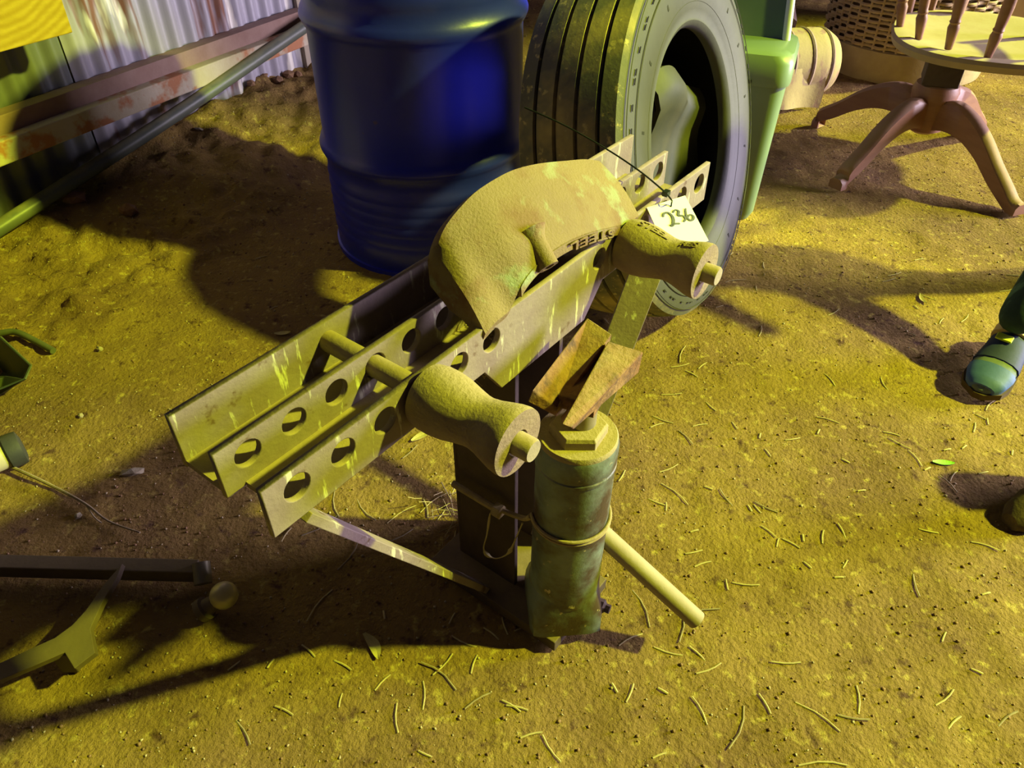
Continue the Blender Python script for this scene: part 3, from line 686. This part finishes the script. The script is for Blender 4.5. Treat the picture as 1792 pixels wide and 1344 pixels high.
for r in range(23):
    z = .150 + r * .0205; pts = []
    for i in range(NSK * 4):
        a = 2 * math.pi * i / (NSK * 4); rr = brad(z) - .004 + .011 * math.cos(math.pi * (i / 2 * .5 + r)) * (1)
        rr = brad(z) - .005 + .011 * math.cos(2 * math.pi * i / 8 + math.pi * r); pts.append(BC + Vector((math.cos(a), math.sin(a), 0)) * rr + ZX * z)
    pts.append(pts[0]); MB().tube(pts, .0072, 5, caps=False, flat=.6).build('weave_strand', M['wicker'], bk, smooth=True)
rim = [BC + Vector((math.cos(a), math.sin(a), 0)) * brad(.6) + ZX * .62 for a in [2 * math.pi * i / 48 for i in range(49)]]
MB().tube(rim, .018, 8, caps=False).build('rim', M['wicker'], bk, smooth=True)

# striped bundle, pink cloth, cardboard box in the background
rb_ = thing('rolled_rug', 'yellowed striped rug rolled up behind the green bin', 'rug', W(1375, 150, 0))
pa, pb = Vector((1.36, 3.42, .14)), Vector((.80, 3.30, .17))
ax_ = (pb - pa).normalized(); ay_ = ZX; az_ = ax_.cross(ay_).normalized()
prf = [(.0, -.004), (.06, -.002), (.115, .01), (.138, .05), (.14, .10), (.136, .2), (.14, .32), (.135, .56)]
rgo = MB().lathe(prf, pa, (az_, ax_.cross(az_).normalized(), ax_), 40).build('rug_roll', M['rug'], rb_, smooth=True)
for k in range(5):
    MB().lathe([(.1405, .055 + .085 * k), (.1435, .062 + .085 * k), (.1405, .070 + .085 * k)], pa, (az_, ax_.cross(az_).normalized(), ax_), 40, caps=False).build('stripe', M['pinkcloth'], rgo, smooth=True)
flp = MB(); g = []
for i in range(9):
    row = []
    for j in range(7):
        s, t = i / 8, j / 6
        row.append(pa + ax_ * (.06 + .24 * s) - az_ * 0 + Vector((0, -.128 - .03 * t, .02 - .155 * t)) + Vector((.01 * math.sin(5 * s + 3 * t), .012 * math.sin(7 * s), 0)))
    g.append(row)
for off in (0, .006):
    for row in g: flp.v += [tuple(p + Vector((0, -off, 0))) for p in row]
for o_ in (0, 63):
    for i in range(8):
        for j in range(6): a = o_ + i * 7 + j; flp.f.append((a, a + 1, a + 8, a + 7))
flp.build('loose_flap', M['rug'], rgo, smooth=True)
pk = MB(); rr_ = []
for i in range(13):
    t = i / 12; c = Vector((1.02 + .22 * t, 3.72 - .05 * t, .26 + .05 * math.sin(3 * t)))
    rr_.append([c + Vector((0, math.cos(a) * (.09 + .02 * math.sin(4 * t + a * 3)), math.sin(a) * (.07 + .02 * math.sin(6 * t + a * 2)))) for a in [2 * math.pi * k / 14 for k in range(14)]])
pk.loft(rr_)
for k in range(4):
    pk.tube(smooth_path([Vector((1.10 + .035 * k, 3.62, .25)), Vector((1.12 + .03 * k, 3.56, .20)), Vector((1.13 + .025 * k, 3.54, .13 - .02 * (k % 2)))], 4), [.022, .022, .020, .019, .017, .014, .010, .006, .003], 8)
tag(pk.build('cloth_heap', M['pinkcloth'], smooth=True), 'dusty pink cloth heaped on the rolled striped rug', 'cloth')
cbx = thing('cardboard_box', 'brown cardboard box standing behind the wicker basket', 'box', (2.55, 4.3, 0))
MB().box((2.55, 4.3, .2), (.6, .45, .40), (sx_, sy_, ZX)).build('box_body', M['card'], cbx, bevel=.003)
for sg in (-1, 1): MB().box(Vector((2.55, 4.3, .404)) + sy_ * sg * .113, (.598, .222, .006), (sx_, sy_, ZX)).build('flap', M['card'], cbx)

# ------------------------------------------------------------------ pole, plank and bits against the wall
pp = MB(); e0 = W(-60, 440, .06); e1 = W(0, 398, .085); e2 = WY(525, 52, 3.22); e3 = e2 + (e2 - e1).normalized() * .55
pp.tube(smooth_path([e0, e1, (e1 + e2) / 2 + Vector((0, 0, -.008)), e2, e3], 8), .0235, 18)
tag(pp.build('poly_pipe', M['polypipe'], smooth=True), 'long dark plastic pipe leaning along the soil bank under the wall rails', 'pipe')
def on_wall(px, py, off):
    u = (px - 896) / FPX; v = (py - 672) / FPX; d = Vector((u, C_ - v * S_, -(S_ + v * C_)))
    k = ((WP + WN * off) - Vector((0, 0, CAM_H))).dot(WN) / d.dot(WN); return Vector((0, 0, CAM_H)) + d * k
c1 = on_wall(128, 57, .20); c2 = on_wall(0, 92, .20); c3 = on_wall(110, 0, .20)
ld = (c2 - c1).normalized(); ud = (c3 - c1); ud = (ud - ld * ud.dot(ld)).normalized()
# lower edge runs down to the dirt beyond the frame
tlen = (c1.z - .12) / max(.05, -ld.z) if ld.z < -.05 else 1.4
tlen = min(tlen, 2.2)
pkp = thing('pine_plank', 'wide raw yellow pine board propped against the corrugated wall', 'plank', c1 + ld * tlen)
MB().prism([c1, c1 + ld * tlen, c1 + ld * tlen + ud * .30, c1 + ud * .30], -WN * .035).build('board', M['plank'], pkp, bevel=.003)
MB().box((c1 + ld * .9 + ud * .1 - WN * .1) * 1.0 - ZX * ((c1 + ld * .9).z / 2 + .02), (.05, .05, (c1 + ld * .9).z + .10), fr).build('prop', M['plank'], pkp)

# ------------------------------------------------------------------ things at the left edge
tb = thing('sheet_metal_tub', 'dark green folded sheet tub with a bright worn edge lying on the dirt', 'tub', W(-30, 660, 0))
a1, a2, a3, a4 = W(-150, 560, .10), W(2, 590, .11), W(55, 640, .07), W(44, 664, .06)
a5 = W(-150, 745, .06)
b1, b2, b3 = W(-150, 610, .012), W(-10, 640, .012), W(35, 668, .012)
tbm = MB(); tbm.add([a1, a2, a3, a4, a5, b1, b2, b3, W(-150, 740, .012)], [(0, 1, 6, 5), (1, 2, 7, 6), (2, 3, 7), (3, 4, 8, 7), (5, 6, 7, 8)])
o = tbm.build('tub_shell', M['tub'], tb); sm = o.modifiers.new('solid', 'SOLIDIFY'); sm.thickness = .004
MB().tube([a1, a2, a3, a4], .0022, 8).build('worn_edge', M['tubrim'], tb)
MB().prism([W(-150, 662, .05), W(8, 658, .058), a4, W(0, 690, .012), W(-150, 760, .012)], Vector((0, .004, -.003))).build('folded_flap', M['tubrim'], tb)
rd = MB(); rd.tube(smooth_path([W(-30, 592, .02), W(8, 582, .03), W(30, 582, .03), W(60, 596, .022), W(93, 614, .014)], 6), .0085, 12)
tag(rd.build('bent_rod', M['tubrim'], smooth=True), 'short bent rod lying on the dirt behind the dark tub', 'rod')
cy = thing('cream_cylinder', 'cream enamel cylinder with a black rubber collar lying on the dirt', 'canister', W(-10, 815, 0))
ca = W(27, 786, .036); cd = Vector((-.78, -.62, 0)).normalized(); cs = Vector((-cd.y, cd.x, 0))
MB().lathe([(.030, 0), (.0325, .004), (.0325, .20), (.03, .205)], ca, (cs, ZX, cd), 28).build('canister_body', M['cream'], cy, smooth=True, angle=40)
MB().lathe([(.022, -.016), (.036, -.012), (.0375, -.004), (.0375, .016), (.0345, .019)], ca, (cs, ZX, cd), 28).build('rubber_collar', M['collar'], cy, smooth=True, angle=40)
# tow hitch: bar, bracket and ball
th_ = thing('tow_hitch', 'brown steel tow hitch with bracket arm and ball in the beam shadow', 'tow hitch', W(200, 1000, 0))
flat_bar(W(-120, 987, .034), W(347, 999, .034), .030, .030, Vector((0, 1, 0))).build('draw_bar', M['hitch'], th_, bevel=.002)
MB().tube([W(352, 985, .05), W(356, 1022, .03)], .016, 16).build('end_tube', M['hitchedge'], th_, smooth=True, angle=40)
br = [(214, 986), (205, 1010), (178, 1056), (158, 1100), (166, 1142), (130, 1170), (113, 1142), (60, 1165), (0, 1190), (-80, 1225), (-80, 1195), (0, 1160), (60, 1132), (96, 1116), (126, 1094), (150, 1068), (182, 1022)]
MB().prism([W(x, y, .062) for x, y in br], Vector((0, .004, -.014))).build('bracket_arm', M['hitch'], th_, bevel=.001)
MB().box(W(120, 1148, .03), (.03, .03, .055)).build('bracket_foot', M['hitch'], th_, bevel=.002)
bc_ = W(392, 1042, .045)
mb_ = MB(); mb_.lathe([(.0245 * math.sin(a), -.0245 * math.cos(a)) for a in [math.pi * k / 16 for k in range(1, 17)]][:-1] + [(.001, .0245)], bc_, None, 28); mb_.build('tow_ball', M['ball'], th_, smooth=True)
mb_ = MB(); sh = W(352, 1070, .02); ds = (bc_ - sh).normalized(); q1 = ds.cross(ZX).normalized()
mb_.lathe([(.022, 0), (.022, .012), (.016, .014), (.014, (bc_ - sh).length - .018)], sh, (q1, ds.cross(q1), ds), 20); mb_.build('ball_shank', M['hitch'], th_, smooth=True, angle=40)

# ------------------------------------------------------------------ child walking in from the right
CHL = thing('person', 'child in teal jeans and blue shoes stepping past, leg and shoe in view', 'person', (1.45, 1.72, 0))
def skin_body(nodes, edges, name):
    m = bpy.data.meshes.new(name); m.from_pydata([n[:3] for n in nodes], edges, [])
    ob = bpy.data.objects.new('tmp', m); COL.objects.link(ob)
    md = ob.modifiers.new('skin', 'SKIN'); md.use_smooth_shade = True
    for v, n in zip(m.skin_vertices[0].data, nodes): v.radius = (n[3], n[3])
    m.skin_vertices[0].data[0].use_root = True
    sb = ob.modifiers.new('sub', 'SUBSURF'); sb.levels = 2; sb.render_levels = 2
    dg = bpy.context.evaluated_depsgraph_get(); dg.update()
    r = bpy.data.meshes.new_from_object(ob.evaluated_get(dg)); r.name = name
    bpy.data.objects.remove(ob); return r
ank = W(1762, 585, .115); kne = Vector((1.325, 1.60, .335)); hip = Vector((1.42, 1.72, .565))
pel = Vector((1.475, 1.745, .60))
nodes = [(*pel, .088), (*hip, .074), (*kne, .058), (*ank, .046), (1.53, 1.77, .565, .074), (1.60, 1.80, .33, .056), (1.69, 1.92, .10, .042),
         (1.465, 1.745, .74, .09), (1.455, 1.745, .87, .092), (1.45, 1.745, .93, .05), (1.448, 1.74, .975, .042),
         (1.44, 1.725, 1.04, .075), (1.436, 1.715, 1.11, .068),
         (1.365, 1.70, .885, .045), (1.30, 1.63, .74, .038), (1.285, 1.55, .63, .030), (1.28, 1.52, .585, .026),
         (1.535, 1.79, .885, .045), (1.60, 1.86, .74, .038), (1.64, 1.83, .62, .030), (1.645, 1.81, .58, .026)]
edges = [(0, 1), (1, 2), (2, 3), (0, 4), (4, 5), (5, 6), (0, 7), (7, 8), (8, 9), (9, 10), (10, 11), (11, 12), (8, 13), (13, 14), (14, 15), (15, 16), (8, 17), (17, 18), (18, 19), (19, 20)]
bmsh = skin_body(nodes, edges, 'body')
bo_ = finish('body', bmsh, M['jeans'], CHL, smooth=True, angle=180)
bmsh.materials.append(M['hoodie']); bmsh.materials.append(M['skin'])
for pl in bmsh.polygons:
    c = pl.center
    if c.z > .965 or (c.z < .625 and (c - Vector((1.28, 1.53, .6))).length < .07) or (c.z < .625 and (c - Vector((1.645, 1.81, .59))).length < .07): pl.material_index = 2
    elif c.z > .60 or (c - Vector((1.29, 1.58, .66))).length < .10: pl.material_index = 1
hr = MB()
hc = Vector((1.44, 1.728, 1.085)); hr.loft([[hc + Vector((.088 * math.cos(a) * math.sin(p_), .094 * math.sin(a) * math.sin(p_) + .014, .075 * math.cos(p_))) for a in [2 * math.pi * k / 24 for k in range(24)]] for p_ in [.02 + (math.pi * .55) * i / 9 for i in range(10)]])
hr.build('hair', M['hair'], CHL, smooth=True)
fcx = Vector((1.432, 1.648, 1.055))
for s in (-1, 1): MB().lathe([(.002, -.008), (.007, -.005), (.008, 0), (.007, .005), (.002, .008)], fcx + Vector((.028 * s, .004, .012)), None, 10).build('eye', M['ink'], CHL, smooth=True)
MB().tube([fcx + Vector((0, .0, .015)), fcx + Vector((0, -.008, -.008)), fcx + Vector((0, .004, -.014))], [.006, .010, .007], 8).build('nose', M['skin'], CHL, smooth=True)
MB().tube([fcx + Vector((-.02, .008, -.032)), fcx + Vector((0, .002, -.035)), fcx + Vector((.02, .008, -.032))], [.002, .005, .002], 8).build('mouth', M['pinkcloth'], CHL, smooth=True)
for s in (-1, 1): MB().lathe([(.006, -.016), (.014, -.008), (.016, 0), (.014, .010), (.006, .018)], Vector((1.436 + .078 * s, 1.725, 1.045)), None, 10).build('ear', M['skin'], CHL, smooth=True)
def shoe(heel, toe, width=.072, par=CHL):
    heel, toe = Vector(heel), Vector(toe); d = (toe - heel); Ln = d.length; d.normalize(); s = d.cross(ZX).normalized(); up = s.cross(d).normalized()
    def sec(t, w, z0, z1, k=14):
        c = heel + d * Ln * t; o = []
        for i in range(k):
            a = 2 * math.pi * i / k
            o.append(c + s * w * math.cos(a) + up * (z0 + (z1 - z0) * (.5 + .5 * math.sin(a)) if math.sin(a) > -.4 else z0))
        return o
    w = width / 2
    T = [0, .04, .15, .32, .5, .68, .82, .93, .985, 1.0]; Wd = [.5, .78, .92, .86, .88, 1.0, 1.0, .82, .5, .2]; Hh = [.030, .062, .075, .078, .072, .058, .048, .040, .030, .022]
    sp = lambda t: (float(np.interp(t, T, Wd)) * w, float(np.interp(t, T, Hh)))
    def seg(a, b, n, grow, lo=.010): return [sec(a + (b - a) * i / n, sp(a + (b - a) * i / n)[0] * grow, lo, max(lo + .008, sp(a + (b - a) * i / n)[1] * (1 + (grow - 1) * .6))) for i in range(n + 1)]
    sup = MB().loft(seg(0, 1, 18, 1.0)).build('shoe_upper', M['shoegreen'], par, smooth=True)
    sl = [[heel + d * Ln * t + s * float(np.interp(t, T, Wd)) * w * 1.1 * sg + up * z for sg, z in ((-1, -.002), (1, -.002), (1, .014), (-1, .014))] for t in [-.01, .05, .15, .32, .5, .68, .82, .93, .99, 1.02]]
    MB().loft(sl).build('shoe_sole', M['shoesole'], par, smooth=False)
    MB().loft(seg(.76, .975, 8, 1.06)).build('toe_cap', M['shoeblue'], sup, smooth=True)
    MB().loft(seg(.42, .70, 8, 1.07)).build('shoe_side', M['shoenavy'], sup, smooth=True)
    MB().loft(seg(.27, .39, 4, 1.13, .030)).build('collar_strap', M['orange'], sup, smooth=True)
    MB().loft(seg(.0, .16, 5, 1.07)).build('heel_counter', M['shoeblue'], sup, smooth=True)
    c = heel + d * Ln * .50 + up * .077; MB().box(c + s * .014, (.036, .024, .006), (s, d, up)).build('strap_patch', M['lime'], sup, bevel=.002)
shoe(W(1782, 585, .045), W(1710, 694, .022), .096)
shoe((1.70, 1.95, .02), (1.66, 1.76, .015), .078)
bt_ = thing('suede_boot', 'dark brown suede boot standing on the dirt at the right', 'boot', W(1815, 920, 0))
tc_ = W(1772, 905, .03); hv = Vector((.93, .36, 0)).normalized(); hs = Vector((-hv.y, hv.x, 0)); rg = []
for t, w, hgt in [(0, .018, .03), (.02, .034, .05), (.06, .045, .065), (.12, .048, .08), (.17, .045, .12), (.21, .044, .15), (.25, .044, .15), (.28, .030, .14)]:
    rg.append([Vector((tc_.x, tc_.y, .002)) + hv * t + hs * w * math.cos(a) + ZX * max(0, hgt * (.42 + .58 * math.sin(a))) for a in [2 * math.pi * k / 18 for k in range(18)]])
MB().loft(rg).build('boot_upper', M['suede'], bt_, smooth=True)
MB().tube([Vector((tc_.x, tc_.y, 0)) + hv * .215 + ZX * .10, Vector((tc_.x, tc_.y, 0)) + hv * .22 + ZX * .26], [.046, .052], 18).build('boot_shaft', M['suede'], bt_, smooth=True)

# ------------------------------------------------------------------ litter on the floor
def blob(r, seed, sx=1, sy=1, sz=1):
    rg_ = np.random.default_rng(seed); bm = bmesh.new(); bmesh.ops.create_icosphere(bm, subdivisions=1, radius=r)
    for v in bm.verts: v.co = Vector((v.co.x * sx, v.co.y * sy, v.co.z * sz)) * (1 + rg_.uniform(-.18, .18))
    m = bpy.data.meshes.new('pebble'); bm.to_mesh(m); bm.free(); return m
def lay(name, me_, mat, px, py, label, cat, group=None, rz=0., lift=0.):
    p = W(px, py, 0)
    for _ in range(3): p = W(px, py, gz(p.x, p.y))
    if not me_.materials: me_.materials.append(mat)
    o = bpy.data.objects.new(name, me_); COL.objects.link(o); o.location = (p.x, p.y, gz(p.x, p.y) + lift); o.rotation_euler = (0, 0, rz)
    return tag(o, label, cat, group)
def leaf_mesh(L, w, curl=.004, bend_=.0):
    mb = MB(); n = 8; rows = []
    for i in range(n + 1):
        t = i / n; ww = w * (math.sin(math.pi * min(.98, max(.04, t))) ** .6) / 2; x = L * (t - .5); y = bend_ * math.sin(math.pi * t); z = .003 + curl * (2 * t - 1) ** 2
        rows.append([Vector((x, y - ww, z + .0015)), Vector((x, y, z)), Vector((x, y + ww, z + .0015)), Vector((x, y + ww, z + .0008)), Vector((x, y, z - .0008)), Vector((x, y - ww, z + .0008))])
    mb.loft(rows); m = bpy.data.meshes.new('leaf'); m.from_pydata(mb.v, [], mb.f); m.update(); return m
lay('leaf', leaf_mesh(.058, .019, .004, .006), M['leaf_dry'], 650, 1134, 'broad yellow dry leaf near the dark shadow of the jack', 'leaf', None, -1.0)
lay('leaf', leaf_mesh(.046, .015, .002, .001), M['leaf_green'], 1650, 812, 'bright green leaf lying on the dirt in front of the child', 'leaf', None, -.1)
lay('leaf', leaf_mesh(.042, .016, .004, .003), M['leaf_dry'], 495, 586, 'small yellow leaf on the dirt between bender and drum', 'leaf', None, .15)
lay('leaf', leaf_mesh(.05, .013, .003, .004), M['stalk'], 1615, 525, 'narrow grey curled leaf in the shadow of the child', 'leaf', None, 1.5)
lay('leaf', leaf_mesh(.06, .018, .004, .004), M['leaf_dry'], 740, 765, 'pale dry leaf on the dirt under the bender beam', 'leaf', None, .7)
def pebble(px, py, r, sx, sy, sz, mat, label, cat='stone', rz=0., sd=1):
    return lay('stone', blob(r, sd, sx, sy, sz), M[mat], px, py, label, cat, None, rz, r * sz * .45)
pebble(232, 828, .018, 1.5, .7, .5, 'stone', 'flat pale stone beside the edge of the beam shadow', rz=.3)
pebble(137, 904, .008, 1, 1, .8, 'stone', 'small white pebble near the dry twig', sd=2)
pebble(176, 613, .009, 1, 1, .9, 'stone', 'round whitish pebble behind the dark tub', sd=3)
pebble(142, 729, .007, 1, 1, .9, 'stone', 'tiny white pebble between the bender and the cream cylinder', sd=4)
pebble(130, 352, .034, 1.2, .8, .7, 'brick', 'square red-brown rubble lump below the plastic pipe', 'rubble', .5, 5)
pebble(228, 376, .03, 1.1, .9, .8, 'brick', 'dark rubble lump on the foot of the soil bank', 'rubble', .9, 6)
pebble(345, 214, .016, .6, 1.5, .5, 'stone', 'pale chip of stone on top of the soil bank', 'stone', 1.2, 7)
for i, (x, y, r) in enumerate([(505, 128, .026), (522, 132, .02), (462, 138, .02), (488, 142, .024), (440, 148, .018)]):
    o = pebble(x, y, r, 1, 1, .8, 'clod', 'reddish soil clod on the crest of the bank', 'clod', i * .7, 20 + i); o['group'] = 'soil clods on the crest of the bank'; o.name = 'soil_clod'
tw = MB(); tp = [(-20, 800), (40, 826), (95, 852), (150, 882), (190, 912), (245, 932)]
tw.tube(smooth_path([W(x, y, .008 + .006 * (i % 2)) for i, (x, y) in enumerate(tp)], 5), [.0042 - .0001 * i for i in range(26)], 7)
tw.tube(smooth_path([W(150, 882, .01), W(165, 905, .012), W(178, 915, .006)], 3), .0016, 6)
tag(tw.build('twig', M['stalk'], smooth=True), 'long dry grey twig across the dirt towards the beam shadow', 'twig')
# straw stalks, one object each
def straw_mesh(L, r, kink):
    mb = MB(); mb.tube([Vector((-L / 2, 0, r)), Vector((-.1 * L, kink * L, r * 1.6)), Vector((.2 * L, kink * L * .9, r * 1.5)), Vector((L / 2, 0, r))], r, 5, flat=1.5)
    m = bpy.data.meshes.new('straw'); m.from_pydata(mb.v, [], mb.f); m.update(); m.materials.append(M['straw']); return m
SM = [straw_mesh(.024, .0010, .02), straw_mesh(.036, .0011, .04), straw_mesh(.05, .0010, -.06), straw_mesh(.018, .0013, .0), straw_mesh(.075, .0009, .07)]
SD = [straw_mesh(.05, .0011, .05), straw_mesh(.08, .0010, -.09)]
for m in SD: m.materials.clear(); m.materials.append(M['stalk'])
def straw(px, py, m, rz, dark=False):
    p = W(px, py, 0)
    near = min(LANDMARKS, key=lambda l: (Vector(l[0]) - Vector((p.x, p.y))).length)[1]
    i = (SD if dark else SM).index(m)
    look = ('grey dead stalk', 'long thin grey dead stalk')[i] if dark else ('short yellow straw', 'bent yellow straw', 'kinked pale straw', 'stubby thick straw', 'long thin yellow straw')[i]
    lab = look + ' on the dirt ' + near
    return lay('dead_stalk' if dark else 'straw', m, M['straw'], px, py, lab, 'stalk' if dark else 'straw', ('stalks ' if dark else 'straws ') + near, rz, .0005)
LANDMARKS = [((.15, .70), 'close to the foot of the jack'), ((.42, .72), 'beyond the end of the jack handle'), ((.45, 1.35), 'in front of the truck tyre'), ((1.1, 1.35), 'around the stepping child'), ((.9, .98), 'by the brown suede boot'),
             ((.95, 2.0), 'between the tyre and the swivel chair'), ((-.25, .95), 'under the bender beam'), ((-.45, 1.5), 'behind the bender beam'), ((-.35, .62), 'near the tow hitch'), ((.7, .95), 'on open ground between handle and boot'), ((.75, 1.35), 'on open ground between tyre and child')]
for px, py, k, rz in [(600, 1165, 1, -.5), (812, 1123, 2, -.45), (775, 1163, 2, .9), (830, 1163, 1, 1.3), (540, 1140, 1, -.7), (670, 1195, 1, .9), (930, 1287, 1, .25), (965, 1310, 2, -1.0), (1240, 1170, 2, .4), (1220, 1145, 1, -.9), (1440, 940, 1, 1.2), (1405, 942, 3, 1.4), (1240, 855, 3, -.5), (1215, 930, 3, .3), (1180, 865, 4, -.9), (1170, 820, 2, .5), (1100, 985, 1, 1.2), (1560, 760, 1, -.4), (1330, 580, 2, 1.2), (1290, 490, 2, .05), (1305, 1022, 2, -.1), (1160, 1210, 3, -.6), (1430, 1255, 4, -.7), (1500, 1225, 2, 1.3), (1670, 1265, 1, .6), (560, 1060, 4, 1.1), (1440, 1340, 4, 0.), (705, 900, 4, .7), (760, 880, 4, .8), (775, 895, 2, 1.2), (1190, 640, 2, .3), (1210, 655, 1, -.8), (1175, 690, 2, .1), (1225, 745, 1, .2), (1160, 735, 2, -.5), (1195, 620, 4, 1.2), (1150, 745, 1, .4), (1565, 480, 2, .4), (1610, 455, 1, .2)]:
    straw(px, py, SM[k], rz)
for _ in range(100):
    px, py = RNG.uniform(380, 1790), RNG.uniform(420, 1340)
    if px < 1130 and py < 1060 and RNG.random() < .8: px = RNG.uniform(1130, 1790)
    straw(px, py, SM[int(RNG.integers(0, 4))], RNG.uniform(-3.1, 3.1))
for _ in range(24): straw(RNG.uniform(400, 1790), RNG.uniform(480, 1340), SD[int(RNG.integers(0, 2))], RNG.uniform(-3.1, 3.1), True)
for px, py, rz in [(560, 920, .7), (640, 890, -.9), (610, 970, 1.2), (690, 940, .5), (590, 880, -1.3)]: straw(px, py, SD[1], rz, True)
# uncountable grit and crumbs of soil
def scatter(name, n, rmin, rmax, mat, label, seed, xr=(-1.9, 2.6), yr=(.35, 4.4)):
    rg_ = np.random.default_rng(seed)
    base = np.array([(1, 0, 0), (-1, 0, 0), (0, 1, 0), (0, -1, 0), (0, 0, 1), (0, 0, -1)], float)
    fc = np.array([(0, 2, 4), (2, 1, 4), (1, 3, 4), (3, 0, 4), (2, 0, 5), (1, 2, 5), (3, 1, 5), (0, 3, 5)])
    y = yr[0] + (yr[1] - yr[0]) * rg_.random(n) ** 1.7; x = xr[0] + (xr[1] - xr[0]) * rg_.random(n); r = rmin + (rmax - rmin) * rg_.random(n) ** 3
    keep = ((x - WP.x) * WN.x + (y - WP.y) * WN.y) > .03
    x, y, r = x[keep], y[keep], r[keep]; n = len(x)
    z = ground_h(x, y) + r * .25
    rot = rg_.random((n, 3, 3)) - .5; rot, _ = np.linalg.qr(rot)
    sc = rg_.uniform(.6, 1.25, (n, 1, 3))
    v = np.einsum('nij,nkj->nki', rot, base[None] * sc) * r[:, None, None] + np.stack([x, y, z], 1)[:, None, :]
    v = v.reshape(-1, 3); f_ = (fc[None] + (np.arange(n) * 6)[:, None, None]).reshape(-1, 3)
    m = bpy.data.meshes.new(name); m.vertices.add(len(v)); m.vertices.foreach_set('co', v.ravel())
    m.loops.add(f_.size); m.loops.foreach_set('vertex_index', f_.ravel().astype(np.int32)); m.polygons.add(len(f_)); m.polygons.foreach_set('loop_start', (np.arange(len(f_)) * 3).astype(np.int32))
    m.update(calc_edges=True); o = finish(name, m, mat); tag(o, label, 'grit' if 'grit' in name else 'soil', kind='stuff'); return o
scatter('pale_grit', 13000, .0007, .0036, M['grit'], 'pale specks of grit and chaff strewn over the dirt floor', 3)
scatter('soil_crumbs', 16000, .0009, .0044, M['clod'], 'loose brown crumbs of soil strewn over the dirt floor', 4)
